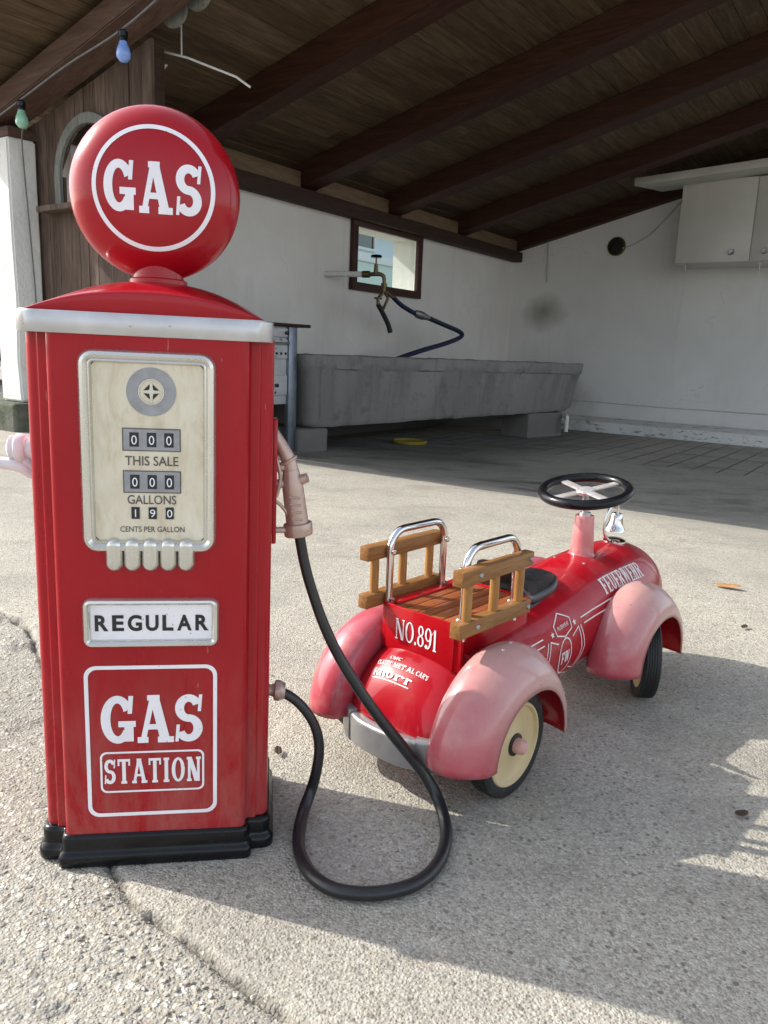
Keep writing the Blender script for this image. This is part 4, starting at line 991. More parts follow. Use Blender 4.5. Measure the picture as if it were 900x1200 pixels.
for k in range(4):
    t = PI/2*k+PI/4
    q = [(math.cos(t+d)*r_, math.sin(t+d)*r_) for d, r_ in ((-.55, .0085), (.55, .0085), (.38, .0035), (-.38, .0035))]
    put_strokes(bm, [[tuple((GX+.0035+x, .597+z) for x, z in q)]], pmap, mi=0)
    t = PI/2*k; tip = (math.cos(t)*.0145, math.sin(t)*.0145); l1 = (math.cos(t+.8)*.003, math.sin(t+.8)*.003); l2 = (math.cos(t-.8)*.003, math.sin(t-.8)*.003)
    put_strokes(bm, [[tuple((GX+.0035+x, .597+z) for x, z in (l1, tip, tip, l2))]] if False else [[tuple((GX+.0035+x, .597+z) for x, z in (l1, tip, l2, (0, 0)))]], pmap, h0=.0002, mi=1)
put_strokes(bm, ringq([(GX+.0035+x, .597+z) for x, z in circ(.0143, 40)], [(GX+.0035+x, .597+z) for x, z in circ(.0132, 40)]), pmap, h0=.0004, mi=1)
obj('dial_star', bm, [BLACKT, AGED], gf, smooth=False, normals=False)
def counter(cz, w_, h_, digits, plate=True):
    cx = -.0004
    bm = NB()
    if plate:
        put_strokes(bm, [[((cx-w_/2, cz-h_/2), (cx+w_/2, cz-h_/2), (cx+w_/2, cz+h_/2), (cx-w_/2, cz+h_/2))]], pmap, h0=.0001, mi=1)
        put_strokes(bm, [[((cx-w_/2+.0012, cz-h_/2+.0012), (cx+w_/2-.0012, cz-h_/2+.0012), (cx+w_/2-.0012, cz+h_/2-.0012), (cx-w_/2+.0012, cz+h_/2-.0012))]], pmap, h0=.0003, mi=0)
    co = obj('counter', bm, [COUNTER, GREYT], gf, smooth=False, normals=False) if plate else gf
    bm = NB()
    for k, dgt in enumerate(digits):
        x = cx + (k-1)*.0192; hw, hh = (.0052, .0082) if plate else (.0046, .0070)
        put_strokes(bm, [[((x-hw, cz-hh), (x+hw, cz-hh), (x+hw, cz+hh), (x-hw, cz+hh))]], pmap, h0=.0005, mi=0)
        sans(bm, dgt, pmap, x, cz-.0055 if plate else cz-.0046, .011 if plate else .0095, (.0060 if dgt != '1' else None), h=.0008, mi=1, align='C')
    obj('digit_wheels', bm, [BLACKT, WHITE], co, smooth=False, normals=False)
counter(.5428, .0645, .0262, '000'); counter(.4942, .0645, .0262, '000'); counter(.4575, .06, .02, '190', False)
for s_, x_, z_, h_, t_ in (('THIS SALE', -.0005, .5133, .0112, .0590), ('GALLONS', -.001, .4682, .0108, .0545), ('CENTS PER GALLON', -.0008, .4350, .0068, .0725)):
    bm = NB(); sans(bm, s_, pmap, x_, z_, h_, t_, align='C', bold=.008); obj('gauge_lettering', bm, GREYT, gf, smooth=False, normals=False)
# REGULAR plate
RCX, RCZ = -.0035, .3237
bm = NB(); sweep_frame(bm, .1575, .0605, .010, RCX, RCZ, [(0, -.001), (0, .004), (.002, .0072), (.0045, .008), (.007, .0065), (.0085, .003), (.009, .001)]); rf = obj('sign_frame', bm, AGED, PUMP)
bm = NB(); vs_ = [bm.verts.new((x, FY-.0015, z)) for x, z in rrect(.141, .0438, .003, 4, RCX, RCZ)]; bm.faces.new(vs_); obj('sign_plate', bm, WHITE, rf, smooth=False, normals=False)
bm = NB(); 
xx_ = RCX-.0655
for ch_, wc_ in zip('REGULAR', (.0155, .0135, .0165, .0150, .0128, .0172, .0155)):
    sans(bm, ch_, lambda x, z, h: (x, FY-.0020-h, z), xx_, .3138, .0195, wc_, bold=.034); xx_ += wc_+.0043
obj('sign_lettering', bm, BLACKT, rf, smooth=False, normals=False)
# GAS STATION decal
bm = NB(); DC = -.0055
rp = lambda w_, h_, r, cx, cz: rrect(w_, h_, r, 7, cx, cz)
put_strokes(bm, ringq(rp(.157, .2015, .014, DC, .1675), rp(.1475, .192, .0105, DC, .1675)), fmap)
put_strokes(bm, ringq(rp(.1255, .0555, .008, DC, .1272), rp(.1205, .0505, .0062, DC, .1272)), fmap)
put_strokes(bm, word('GAS', -.0660, .1660, .0635, WIDE, .265, .125, .085, .10, .1215), fmap)
put_strokes(bm, word('STATION', -.0635, .1115, .0335, {'*': .62, 'I': .30, 'A': .66, 'S': .52, 'N': .66, 'T': .58}, .17, .105, .05, .10, .1165), fmap)
obj('decal', bm, WHITE, PUMP, smooth=False, normals=False)
# rocking handle on the far (left) side, bleached plastic
bm = NB(); lathe(bm, [(0, 0), (.017, .0), (.017, .010), (.012, .0115), (.012, .017), (.016, .0175), (.018, .021), (.018, .028), (.014, .031), (.0155, .033), (.0155, .0355), (.010, .0385), (0, .039)], 24, axisM((-.141, 0, .519), (-1, 0, 0)))
pk = obj('side_spigot', bm, PALEPINK, PUMP)
bm = NB(); tube(bm, [(-.142, .01, .485), (-.152, 0, .488), (-.165, -.005, .497), (-.185, -.005, .501), (-.215, -.005, .500)], .0075, 12, smooth=4); lathe(bm, [(0, 0), (.0088, 0), (.0088, .026), (0, .028)], 16, axisM((-.190, -.005, .501), (-1, 0, -.02)))
tube(bm, [(-.165, 0, .515), (-.160, 0, .50), (-.146, .002, .487)], .009, 10, smooth=3)
obj('side_lever', bm, PALEPINK, PUMP)
# nozzle holder and fitting on the right side
bm = NB(); box(bm, .1362, .1430, -.016, .016, .405, .565, .002); hb = obj('holder_plate', bm, RED, PUMP)
bm = NB(); tube(bm, [(.142, -.006, .4215), (.170, -.004, .4215)], .0042, 10); tube(bm, [(.1415, -.006, .46), (.154, -.006, .448), (.165, -.005, .425)], .0022, 8, smooth=3); tube(bm, [(.142, -.006, .515), (.1475, -.006, .49), (.1425, -.006, .465)], .0024, 8, smooth=3)
tube(bm, [(.142, 0, .502), (.162, 0, .505)], .006, 10); tube(bm, [(.142, 0, .481), (.164, 0, .483)], .006, 10)
obj('holder_hook', bm, COPPER, PUMP)
# ------------------------------------------------------------------ hose and nozzle (hangs on the pump)
FH = empty('fuel_hose', (-.285, .95, 0), PYAW, 'black rubber fuel hose looping on the ground with its copper nozzle on the red pump', 'fuel hose')
ly = lambda wx, wy, z: ((wx+.285)*math.cos(PYAW)+(wy-.95)*math.sin(PYAW), -(wx+.285)*math.sin(PYAW)+(wy-.95)*math.cos(PYAW), z)
hp = [(.1780, 0, .424)] + [(0.1778, -0.0, 0.4125), (0.1803, -0.0, 0.3964), (0.1864, -0.0, 0.3672), (0.1948, -0.0, 0.3377), (0.2106, -0.0, 0.2919), (0.2315, 0.0, 0.2462), (0.2574, 0.0, 0.2018), (0.2877, -0.0, 0.1562), (0.3211, 0.0, 0.1118), (0.3527, 0.0, 0.0705), (0.3694, -0.004, 0.0463), (0.3804, -0.0159, 0.026), (0.384, -0.0409, 0.015), (0.3801, -0.075, 0.0105), (0.3666, -0.1132, 0.01), (0.3461, -0.1452, 0.01), (0.3186, -0.168, 0.01), (0.2839, -0.1784, 0.01), (0.2475, -0.1778, 0.01), (0.2156, -0.1655, 0.01), (0.1933, -0.1383, 0.01), (0.1813, -0.0989, 0.01), (0.1808, -0.0572, 0.011), (0.1895, -0.0137, 0.018), (0.2008, 0.004, 0.0395), (0.2072, -0.0, 0.0708), (0.2101, -0.0, 0.1009), (0.2072, -0.0, 0.1269), (0.1985, 0.0, 0.1491), (0.1864, 0.0, 0.1674), (0.1722, -0.0, 0.1817), (0.1594, -0.0, 0.1897), (0.1501, -0.0, 0.1937)]
rad = [.0070]*5 + [.0072, .0075, .0078, .0080, .0082, .0084] + [.0086]*14 + [.0080, .0076, .0072, .0070, .0068]
rad = (rad + [.0068]*99)[:len(hp)]
bm = NB(); tube(bm, hp, rad, 14, smooth=5); obj('hose', bm, HOSE, FH, angle=60)
bm = NB(); lathe(bm, [(.0, 0), (.0085, 0), (.0092, .003), (.0135, .004), (.0142, .007), (.0142, .011), (.0130, .0125), (.0108, .018), (.0, .018)], 20, axisM((.1435, 0, .1945), (1, 0, -.10))); tube(bm, [(.132, 0, .1947), (.146, 0, .1945)], .0078, 14)
obj('coupling', bm, COPPER, FH)
bm = NB(); d_ = Vector((.0085, 0, -.0600)).normalized()
nz0 = Vector((.1650, 0, .497))
lathe(bm, [(0, -.002), (.0105, .0), (.0110, .004), (.0118, .010), (.0135, .020), (.0138, .030), (.0145, .066), (.0148, .069), (.0182, .070), (.0190, .072), (.0190, .084), (.0182, .086), (.0, .086)], 24, axisM(nz0, d_))
tube(bm, [nz0+Vector((.008, 0, -.014)), nz0+Vector((.0215, -.004, -.0085))], [.0075, .0062], 14)
nb = obj('nozzle', bm, COPPER, FH)
bm = NB(); s0 = Vector((.1655, 0, .4985)); tube(bm, [(.1375, .0, .556), (.1425, 0, .546), (.1520, 0, .530), (.1615, 0, .512), (.1660, 0, .4945)], [.0070, .0070, .0082, .0092, .0098], 16, smooth=3)
lathe(bm, [(.0, 0), (.0115, .0), (.0125, .0012), (.0125, .0028), (.0115, .004), (.0, .004)], 20, axisM((.1612, 0, .5115), (.5, 0, -.87))); obj('spout', bm, COPPER, nb)
bm = NB()
for k in range(4):
    c = nz0 + d_*(.034+.0095*k); 
    tube(bm, [c+Vector((-.0065, -.0125, .0008)), c+Vector((.002, -.0142, 0)), c+Vector((.0072, -.0124, -.0006))], .0016, 8)
obj('grip_rib', bm, COPPER, nb)

# ================================================================== the ride-on fire engine (local X right, Y forward, origin under the rear axle)
HAZ = R(41.5)
CAR = empty('ride_on_fire_engine', (.2-.141*math.cos(HAZ), 1.065+.141*math.sin(HAZ), 0), -HAZ, 'red toy ride-on fire engine with pink fenders, wooden rails and bell', 'ride-on car')
BW_, WB, WR, TRK = .1, .495, .083, .140
def lerp_tab(tab, u):
    if u <= tab[0][0]: return tab[0][1:]
    for p_, q_ in zip(tab, tab[1:]):
        if u <= q_[0]:
            t = (u-p_[0])/(q_[0]-p_[0]); t = t*t*(3-2*t)*.5+t*.5
            return [a+(b_-a)*t for a, b_ in zip(p_[1:], q_[1:])]
    return tab[-1][1:]
# u, half width, top, bottom, exponent
BODY = [(-.120, .045, .100, .080, 2.0), (-.1185, .066, .116, .072, 2.2), (-.113, .077, .131, .066, 2.4), (-.102, .087, .150, .062, 2.6), (-.087, .093, .169, .060, 2.6), (-.068, .096, .186, .060, 2.6), (-.045, .0975, .199, .060, 2.6), (0, .099, .214, .060, 2.5),
        (.08, .099, .222, .060, 2.4), (.18, .101, .232, .060, 2.3), (.28, .103, .246, .060, 2.2), (.36, .1045, .259, .060, 2.1), (.43, .1055, .268, .060, 2.05), (.50, .106, .271, .060, 2.0), (.60, .106, .271, .060, 2.0), (.635, .1035, .268, .063, 2.0), (.665, .096, .259, .073, 2.0), (.69, .082, .243, .090, 2.0), (.706, .062, .222, .112, 2.0), (.716, .036, .197, .137, 2.0), (.719, .012, .176, .158, 2.0)]
NB_ = 48
def body_pt(u, th, off=0.):
    hw, zt, zb, ex = lerp_tab(BODY, u); c, s = math.cos(th), math.sin(th)
    x = hw*math.copysign(abs(c)**(2/ex), c); zc = (zt+zb)/2; z = zc + (zt-zb)/2*math.copysign(abs(s)**(2/ex), s)
    if off:
        e = 1e-3; p1 = Vector(body_pt(u, th+e)); p0 = Vector(body_pt(u, th-e)); q1 = Vector(body_pt(u+e, th)); q0 = Vector(body_pt(u-e, th))
        nrm = (p1-p0).cross(q1-q0)
        if nrm.length > 0:
            nrm.normalize()
            if nrm.dot(Vector((x, 0, z-zc))) < 0: nrm = -nrm
            return (x+nrm.x*off, u+nrm.y*off, z+nrm.z*off)
    return (x, u, z)
bm = NB(); us = []
for p_, q_ in zip(BODY, BODY[1:]):
    k = max(1, int((q_[0]-p_[0])/.02)); us += [p_[0]+(q_[0]-p_[0])*i/k for i in range(k)]
us.append(BODY[-1][0])
rings_mesh(bm, [[body_pt(u, 2*PI*k/NB_) for k in range(NB_)] for u in us], True, True)
body = obj('body', bm, CARRED, CAR, angle=60)
def find_th(u, side, z):
    lo_, hi_ = -PI/2, PI/2
    for _ in range(40):
        md = (lo_+hi_)/2
        if body_pt(u, md)[2] < z: lo_ = md
        else: hi_ = md
    return lo_
def girth_map(u0, th0, rad):
    """text on the flank: x along the car, y up round the girth"""
    return lambda x, y, h: body_pt(u0+x, th0 + y/rad, .0007+h)
# FEUERWEHR on the right flank of the bonnet
bm = NB(); th0 = R(31)
put_strokes(bm, word('FEUERWEHR', 0, 0, .034, {'*': .58, 'W': .78, 'E': .50, 'F': .48, 'R': .62}, .19, .09, .05, .055, .168), girth_map(.400, th0, .106), .006)
obj('lettering', bm, CARWHITE, body, smooth=False, normals=False)
# emblem with FW and double stripes on the flank
bm = NB(); EU, ETH = .235, R(-5); em = girth_map(EU, ETH, .09)
def poly_line(pts, wd, closed=False):
    out = []; P_ = pts + ([pts[0]] if closed else [])
    for (x0, y0), (x1, y1) in zip(P_, P_[1:]):
        dx, dy = x1-x0, y1-y0; ln = math.hypot(dx, dy); nx_, ny_ = -dy/ln*wd/2, dx/ln*wd/2; ex_, ey_ = dx/ln*wd*.4, dy/ln*wd*.4
        out.append([((x0-nx_-ex_, y0-ny_-ey_), (x1-nx_+ex_, y1-ny_+ey_), (x1+nx_+ex_, y1+ny_+ey_), (x0+nx_-ex_, y0+ny_-ey_))])
    return out
LW = .0024
oval = [(.020*math.cos(R(t)), .029*math.sin(R(t))) for t in range(0, 360, 15)]
put_strokes(bm, poly_line(oval, LW, True), em, .006)
arm_top = [(-.024, .040), (.0, .032), (.024, .040), (.026, .058), (.0, .075), (-.026, .058)]
for k in (1, -1): put_strokes(bm, poly_line([(x, y*k) for x, y in arm_top], LW, True), em, .006)
for k in (1, -1):
    put_strokes(bm, poly_line([(k*.024, -.026), (k*.046, -.036), (k*.058, 0), (k*.046, .036), (k*.024, .026)], LW), em, .006)
    put_strokes(bm, poly_line([(k*.054, -.036), (k*.068, 0), (k*.054, .036)], LW), em, .006)
for sx in (1, -1):
    for sy in (1, -1):
        st = [((sx*.036)+(.0065 if i % 2 == 0 else .0028)*math.sin(i*PI/5), sy*.046+(.0065 if i % 2 == 0 else .0028)*math.cos(i*PI/5)) for i in range(10)]
        for i in range(5): put_strokes(bm, [[((sx*.036, sy*.046), st[(2*i-1) % 10], st[2*i], st[2*i+1])]], em, .004)
put_strokes(bm, word('FW', -.0125, -.009, .018, {'F': .5, 'W': .8}, .17, .10, .05, .08, .0255), em, .004, h0=.0002)
sans(bm, 'FEUERWEHR', em, 0, .047, .0075, .035, align='C', h=.0002)
for k in (1, -1):
    for yy in (.036, .0475): put_strokes(bm, [[((.066 if yy < .04 else .060, k*yy-LW/2), (.20, k*yy-LW/2), (.20, k*yy+LW/2), (.066 if yy < .04 else .060, k*yy+LW/2))]], em, .008)
    for yy in (.036, .0475): put_strokes(bm, [[((-.20, k*yy-LW/2), (-.066, k*yy-LW/2), (-.066, k*yy+LW/2), (-.20, k*yy+LW/2))]], em, .008)
obj('emblem', bm, CARWHITE, body, smooth=False, normals=False)
# words on the round tail
def tail_map(x, y, h):
    # y runs up the tail; find the body point of that height on the top surface
    th = PI/2 - (x-.004)/.082
    return body_pt(TU+y*.72, th, .0008+h)
TU = -.080
bm = NB()
SW_ = {'*': .66, 'M': 1.0, 'I': .34, 'S': .52, 'E': .58, 'L': .56, 'A': .74, 'T': .62, 'R': .68, "'": .16}
put_strokes(bm, word('CMC', -.0215, .0118, .0068, SW_, .19, .12, .05, .12, .0180), tail_map, .0025)
put_strokes(bm, word("CLASSIC METAL CAR'S", -.0400, .0005, .0072, SW_, .19, .12, .04, .12, .0740), tail_map, .0025)
put_strokes(bm, word('knorr', -.0385, -.0185, .0120, {'*': .66, 'k': .78, 'r': .58, 'n': .80, 'o': .72}, .21, .11, .05, .10, .055), tail_map, .0025)
put_strokes(bm, [[((-.0385, -.0218), (.0165, -.0218), (.0165, -.0206), (-.0385, -.0206))]], tail_map, .004)
obj('tail_lettering', bm, CARWHITE, body, smooth=False, normals=False)
# cargo bed
bm = NB(); BX, B0, B1 = .0670, -.052, .155
box(bm, -BX, BX, B0, B0+.004, .176, .2615, .0012)
box(bm, -BX, -BX+.004, B0+.0045, B1, .205, .2605, .001); box(bm, BX-.004, BX, B0+.0045, B1, .205, .2605, .001); box(bm, -BX, BX, B1-.004, B1-.0005+.001, .215, .2600, .001)
box(bm, -BX-.011, -BX+.006, B0+.004, B0+.012, .186, .2618, .0015); box(bm, BX-.006, BX+.011, B0+.004, B0+.012, .186, .2618, .0015)
for s in (-1, 1): box(bm, s*(BX+.001)-.011, s*(BX+.001)+.011, B0+.016, B1-.01, .254, .2606, .001)
bed = obj('cargo_bed', bm, BEDRED, CAR)
bm = NB(); x = -.0605
while x < .05: box(bm, x, x+.0225, B0+.012, B1-.006, .2505, .2575, .0012); x += .0242
obj('bed_slats', bm, SLATWOOD, bed)
bm = NB(); put_strokes(bm, word('NO.891', -.0455, .2085, .034, {'*': .50, 'N': .72, 'O': .66, '.': .14, '1': .34}, .135, .065, .06, .075, .083), lambda x, z, h: (x, B0-.0007-h, z), .02)
obj('number', bm, WHITE, bed, smooth=False, normals=False)
# chrome hoops and wooden rails
for s in (-1, 1):
    hx = s*.0735; y0, y1 = -.040, .098
    bm = NB(); pts = [(hx, y0, .235), (hx, y0, .345)] + [(hx, y0+.03-.03*math.cos(R(t)), .345+.03*math.sin(R(t))) for t in range(15, 91, 15)] + [(hx, y1-.03+.03*math.sin(R(t)), .345+.03*math.cos(R(t))) for t in range(0, 91, 15)] + [(hx, y1, .235)]
    tube(bm, pts, .0062, 16); hoop = obj('grab_hoop', bm, CHROME, CAR, angle=60)
    bm = NB(); xa, xb = (s*.0812, s*.1002); x0, x1 = min(xa, xb), max(xa, xb)
    rl = bm; box(bm, x0, x1, -.083, .106, .330, .353, .0016); box(bm, x0, x1, -.083, .106, .2525, .2750, .0016); rail = obj('wooden_rail', bm, RAILWOOD, CAR)
    for py in (-.057, .012, .082):
        bm = NB(); lathe(bm, [(.0072, .275), (.0074, .29), (.0074, .315), (.0072, .330)], 14, Matrix.Translation(((x0+x1)/2, py, 0)), caps=False); obj('rail_post', bm, POSTWOOD, rail)
    for py, pz in ((-.040, .3415), (.098, .3415), (-.040, .2635), (.098, .2635)):
        bm = NB(); lathe(bm, [(0, 0), (.0042, 0), (.0036, .002), (0, .0028)], 12, axisM((s*.1003, py, pz), (s, 0, 0))); obj('screw', bm, STEEL, rail)
        bm = NB(); lathe(bm, [(0, 0), (.005, 0), (.0045, .003), (0, .0042)], 12, axisM((s*.0672, py, pz), (-s, 0, 0))); obj('nut', bm, CHROME, hoop)
# saddle
def saddle(scale, z_extra, y0, y1, hw):
    out = []
    for i in range(13):
        t = i/12; y = y0+(y1-y0)*t; k = (1-abs(2*t-1)**5)**.5 if 0 < t < 1 else .25
        out.append((y, hw*(.82+.18*math.sin(PI*min(1, t*1.1)))*max(k, .3)))
    return out
def slab(bm, y0, y1, hw, zf, th, drop):
    rows = []; K = 16
    for i in range(17):
        t = i/16; y = y0+(y1-y0)*t; e = (1-abs(2*t-1)**4)**.45 if 0 < i < 16 else .35
        w_ = hw*(.55+.45*e); ring = []
        for k in range(K):
            a = 2*PI*k/K; cx = math.copysign(abs(math.cos(a))**.5, math.cos(a))*w_; sz = math.copysign(abs(math.sin(a))**.6, math.sin(a))
            ring.append((cx, y, zf(y) + th/2*sz*(.5+.5*e) - drop*(cx/hw)**2))
        rows.append(ring)
    rings_mesh(bm, rows, True, True)
zseat = lambda y: .262 + .04*max(0, (y-.27))*.6 + .012*((y-.27)/.1)**2*.25
bm = NB(); slab(bm, .160, .312, .062, lambda y: .226+.022*(y-.16)/.18, .030, .026); seat = obj('seat', bm, SEATGREY, CAR, angle=70)
bm = NB(); slab(bm, .146, .308, .050, lambda y: .2395+.016*(y-.168)/.17+.010*((y-.25)/.085)**2+.050*max(0, 1-(y-.146)/.055)**1.4, .021, .010); obj('cushion', bm, SEATBLACK, seat, angle=70)
# fenders
RF = [(-6, .117), (0, .118), (12, .124), (28, .133), (45, .141), (65, .147), (85, .150), (105, .151), (125, .1515), (145, .152), (165, .1525), (180, .153), (188, .153)]
def fender(y0, s, m_, name, dx=0.):
    bm = NB(); rings = []
    angs = list(range(-5, 180, 4))
    for t in angs:
        Rr = lerp_tab(RF, t)[0]; lip = .102 - .012*min(1, max(0, t)/90)
        prof_ = [(.090, lip), (.0905, Rr*.80), (.093, Rr*.90), (.098, Rr*.945), (.107, Rr*.98), (.121, Rr), (.138, Rr*.992)]
        for q in (.06, .16, .30, .48, .68, .86, 1.0):
            xx = .138 + .0440*math.sin(R(90*min(1, q*1.25)))**.8
            prof_.append((xx, Rr*.992+(lip-Rr*.992)*q))
        c, sn = math.cos(R(t)), math.sin(R(t)); rings.append([(s*x_+dx, y0+r_*c, WR+r_*sn) for x_, r_ in prof_])
    v_ = [[bm.verts.new(p_) for p_ in r_] for r_ in rings]
    for a, b_ in zip(v_, v_[1:]):
        for k in range(len(a)-1): bm.faces.new((a[k], a[k+1], b_[k+1], b_[k]) if s < 0 else (a[k], b_[k], b_[k+1], a[k+1]))
    o = obj('fender', bm, [m_, CARRED], CAR, angle=75, normals=False)
    md = o.modifiers.new('thickness', 'SOLIDIFY'); md.thickness = .0028; md.offset = -1; md.material_offset = 1; md.material_offset_rim = 0
    return o
for y0, nm in ((0, 'rear'), (WB-.020, 'front')):
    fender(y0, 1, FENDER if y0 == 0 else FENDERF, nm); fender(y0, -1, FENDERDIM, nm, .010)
# wheels
def wheel(y0, s, steer=0):
    M0 = axisM((s*TRK, y0, WR), (s*math.cos(steer), s*math.sin(steer), 0))
    bm = NB(); tp = [(.064, -.015), (.072, -.0165), (.0795, -.0155), (.0822, -.013)]
    for k in range(5):
        z = -.0115+.0046*k; tp += [(.083, z), (.083, z+.0028), (.0815, z+.0032), (.0815, z+.0042)]
    tp += [(.0822, .0135), (.0795, .0155), (.073, .0168), (.0665, .0158), (.064, .012)]
    lathe(bm, tp, 56, M0, caps=False); o = obj('wheel', bm, RUBBER, CAR, angle=28)
    bm = NB(); lathe(bm, [(0, -.009), (.045, -.009), (.058, -.0125), (.0645, -.014), (.0655, .0145), (.0640, .0160), (.0610, .0158), (.0580, .0110), (.050, .0085), (.036, .0095), (.024, .0125), (.020, .0135), (.0, .0135)], 56, M0, caps=False); obj('rim', bm, CREAM, o)
    bm = NB(); lathe(bm, [(.0, .0137), (.0175, .0137), (.0175, .0155), (.013, .0165), (.0, .0165)], 28, M0); obj('washer', bm, RUBBER, o)
    bm = NB(); lathe(bm, [(.0118, .0166), (.0118, .024), (.0108, .029), (.0075, .0325), (0, .0335)], 24, M0, caps=False); obj('hub_cap', bm, PINKCAP, o)
for s in (-1, 1): wheel(0, s); wheel(WB, s, R(34))
for y_ in (0, WB):
    bm = NB(); tube(bm, [(-.125, y_, WR), (.125, y_, WR)], .006, 10); obj('axle', bm, STEEL, CAR)
# rear bumper
bm = NB(); rows = []
def bump_sec(x, y, tx, ty, zc, hh, dp):
    out = []
    for px_, pz_ in rrect(dp, 2*hh, .006, 4): out.append((x-ty*px_ if False else x + tx*px_, y + ty*px_, zc+pz_))
    return out
for i in range(25):
    t = -1+2*i/24; x = t*.088; y = -.131 + .028*abs(t)**2.6; sl = .028*2.6*abs(t)**1.6*math.copysign(1, t)/.088; ln = math.hypot(1, sl)
    rows.append(bump_sec(x, y, sl/ln*-1*-1, -1/ln, .0770, .0235, .020))
rings_mesh(bm, rows, True, True); bp = obj('bumper', bm, GREYMETAL, CAR, angle=40)
for s in (-1, 1):
    bm = NB(); rows = []
    for i in range(7):
        t = s*(.70+.36*i/6); x = t*.088; y = -.131+.028*abs(t)**2.6; sl = .028*2.6*abs(t)**1.6*math.copysign(1, t)/.088; ln = math.hypot(1, sl)
        rows.append(bump_sec(x, y, sl/ln, -1/ln, .0785, .0260, .0238))
    rings_mesh(bm, rows, True, True); obj('bumper_end', bm, GREYMETAL, bp, angle=40)
bm = NB(); box(bm, -.02, .02, -.124, -.104, .070, .084, .003); obj('bracket', bm, STEEL, bp)
# steering column, wheel, bell
CY = .464
bm = NB(); lathe(bm, [(.0300, .264), (.0250, .268), (.0235, .272), (.0215, .30), (.0190, .343), (.0178, .347), (.0, .347)], 32, Matrix.Translation((0, CY, 0)) @ Matrix.Translation((0, 0, 0))); obj('steering_column', bm, CONE, CAR)
bm = NB(); tube(bm, [(0, CY, .345), (0, CY-.004, .392)], .0065, 12); lathe(bm, [(0, .347), (.012, .347), (.011, .353), (0, .353)], 20, Matrix.Translation((0, CY, 0))); obj('steering_shaft', bm, STEEL, CAR)
WT = R(11); MW = Matrix.Translation((0, CY-.008, .397)) @ Matrix.Rotation(WT, 4, 'X')
bm = NB(); ring = []
for i in range(64):
    a = 2*PI*i/64; ring.append([MW @ Vector(((.0835+.0098*math.cos(2*PI*k/14))*math.cos(a), (.0835+.0098*math.cos(2*PI*k/14))*math.sin(a), .0098*math.sin(2*PI*k/14))) for k in range(14)])
vr = [[bm.verts.new(p_) for p_ in r_] for r_ in ring]
for i in range(64):
    a, b_ = vr[i], vr[(i+1) % 64]
    for k in range(14): bm.faces.new((a[k], a[(k+1) % 14], b_[(k+1) % 14], b_[k]))
sw = obj('steering_wheel', bm, GLOSSBLACK, CAR, angle=80)
m, n, l, b = mat('worn_spoke_paint'); v = coords(n, l); l.new(ramp(n, l, noise(n, l, v, 40, 4), [(.35, (.60, .53, .50)), (.55, (.68, .67, .66))]), b.inputs['Base Color']); setp(b, Roughness=.38, Metallic=.55); SPOKE = m
for k in range(4):
    a = PI/2*k + R(63); bm = NB(); Ms = MW @ Matrix.Rotation(a, 4, 'Z')
    box(bm, .010, .079, -.0085, .0085, -.0016, .0016, .0008, M=Ms); obj('spoke', bm, SPOKE, sw)
bm = NB(); lathe(bm, [(0, -.006), (.016, -.006), (.018, .0), (.016, .004), (.0, .006)], 28, MW); obj('hub', bm, SPOKE, sw)
BLY = .600
bm = NB(); lathe(bm, [(0, .2685), (.024, .2685), (.024, .272), (.017, .276), (.0, .277)], 24, Matrix.Translation((0, BLY+.012, 0))); bell = obj('bell', bm, CHROME, CAR)
MB_ = Matrix.Translation((0.004, BLY+.004, .334)) @ Matrix.Rotation(R(4), 4, 'Y')
bm = NB(); lathe(bm, [(0, .0), (.0095, -.0005), (.0122, -.004), (.0135, -.012), (.0150, -.022), (.0178, -.030), (.0225, -.0365), (.0228, -.0385), (.0205, -.0385), (.016, -.031), (.012, -.012), (0, -.006)], 36, MB_, caps=False); lathe(bm, [(0, -.030), (.005, -.033), (.006, -.039), (.004, -.043), (0, -.044)], 14, MB_)
obj('bell_cup', bm, CHROME, bell)
bm = NB(); tube(bm, [(-.002, BLY-.012, .274), (-.004, BLY-.030, .290), (-.004, BLY-.034, .315), (-.002, BLY-.026, .340), (.002, BLY-.008, .353), (.004, BLY+.005, .347), (.004, BLY+.006, .334)], .0030, 12, smooth=5, flat=1.4); obj('bell_bracket', bm, CHROME, bell)
bm = NB()
for x_ in (-.03, .0, .03):
    lathe(bm, [(0, 0), (.003, 0), (.0025, .0015), (0, .002)], 10, axisM(body_pt(.415+.02*(x_ == 0), PI/2-x_/.1, .0), (x_*4, -.1, 1)))
obj('rivet', bm, STEEL, body)

# ================================================================== leaves and loose stones
def leaf(name, x, y, ln, wd, rot, m_, label, curl=.3):
    bm = NB(); K = 9; rows = []
    for i in range(K):
        t = i/(K-1); hw = wd/2*math.sin(PI*t)**.7*(1+.12*math.sin(9*t)) + .0004
        z = curl*ln*(t-.5)**2 + .003
        rows.append([bm.verts.new((ln*(t-.5), -hw, z+hw*.35)), bm.verts.new((ln*(t-.5), 0, z)), bm.verts.new((ln*(t-.5), hw, z+hw*.45))])
    for a, b_ in zip(rows, rows[1:]):
        for k in (0, 1): bm.faces.new((a[k], a[k+1], b_[k+1], b_[k]))
    o = obj(name, bm, m_, normals=False); o.location = (x, y, gz(x, y)+.002); o.rotation_euler = (R(6), R(-5), rot); md = o.modifiers.new('thickness', 'SOLIDIFY'); md.thickness = .0006
    return tag(o, label, 'leaf')
DKLEAF = paint('dark_leaf', (.045, .03, .02), (.08, .05, .03), .8, 0, 40)
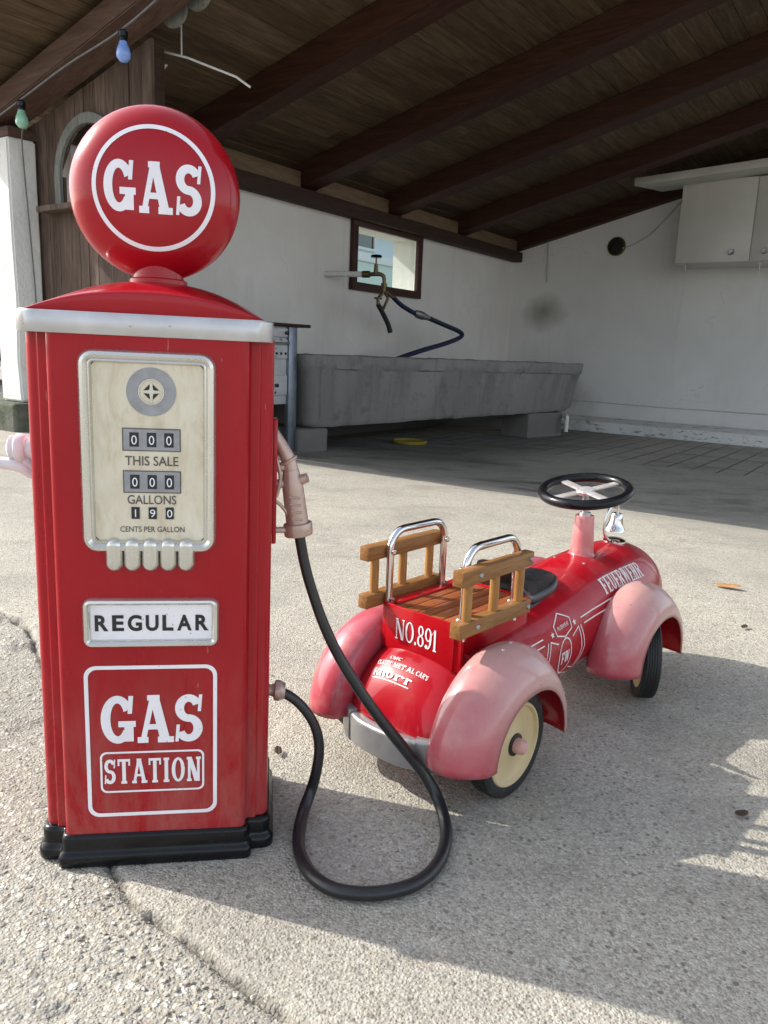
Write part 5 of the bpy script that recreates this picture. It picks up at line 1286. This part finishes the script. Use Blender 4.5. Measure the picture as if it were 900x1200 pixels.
leaf('dry_leaf', 1.032, 2.201, .075, .028, R(-30), LEAFM, 'orange dry leaf lying on sunlit concrete right of the fire engine')
leaf('dry_leaf', .922, 1.85, .026, .013, R(40), DKLEAF, 'small dark dry leaf on the sunlit concrete in front of the orange leaf')
leaf('dry_leaf', .543, 1.02, .022, .012, R(10), DKLEAF, 'curled dark leaf in the shade among the light streaks at right', .6)
leaf('dry_leaf', -.158, 1.148, .024, .013, R(100), DKLEAF, 'dark leaf shape for a lifted concrete chip behind the pump base below the hose coupling', .35)  # leaf mesh and dark colour stand for a concrete chip and its shadow
rnd = random.Random(3); bm = NB()
for k in range(280):
    if k < 190:
        i = rnd.randrange(4, 13); p0, p1 = CRACK[i], CRACK[i+1]; t = rnd.random(); x_ = p0[0]+(p1[0]-p0[0])*t + rnd.gauss(0, .012)-abs(rnd.gauss(0, .05)); y_ = p0[1]+(p1[1]-p0[1])*t + rnd.gauss(0, .012)-abs(rnd.gauss(0, .03))
        r_ = rnd.uniform(.0010, .0030)
    else:
        x_, y_ = rnd.uniform(-.9, 1.6), rnd.uniform(.6, 3.2); r_ = rnd.uniform(.001, .0032)
    if -.47 < x_ < -.1 and .86 < y_ < 1.06: continue
    q = bmesh.ops.create_icosphere(bm, subdivisions=1, radius=r_, matrix=Matrix.Translation((x_, y_, gz(x_, y_)+r_*.35)) @ Matrix.Rotation(rnd.uniform(0, 6), 4, 'Z') @ Matrix.Diagonal((1.3, .9, .65, 1)))
    for v_ in q['verts']: v_.co += Vector((rnd.gauss(0, 1), rnd.gauss(0, 1), rnd.gauss(0, 1)))*r_*.12
m, n, l, b = mat('gravel_stone'); g_ = n.new('ShaderNodeNewGeometry'); l.new(ramp(n, l, g_.outputs['Random Per Island'], [(0, (.24, .215, .18)), (.4, (.40, .36, .30)), (.8, (.52, .48, .41)), (1, (.62, .60, .55))]), b.inputs['Base Color']); setp(b, Roughness=.85)
tag(obj('gravel', bm, m), 'loose grit scattered along the crack in the concrete', kind='stuff')
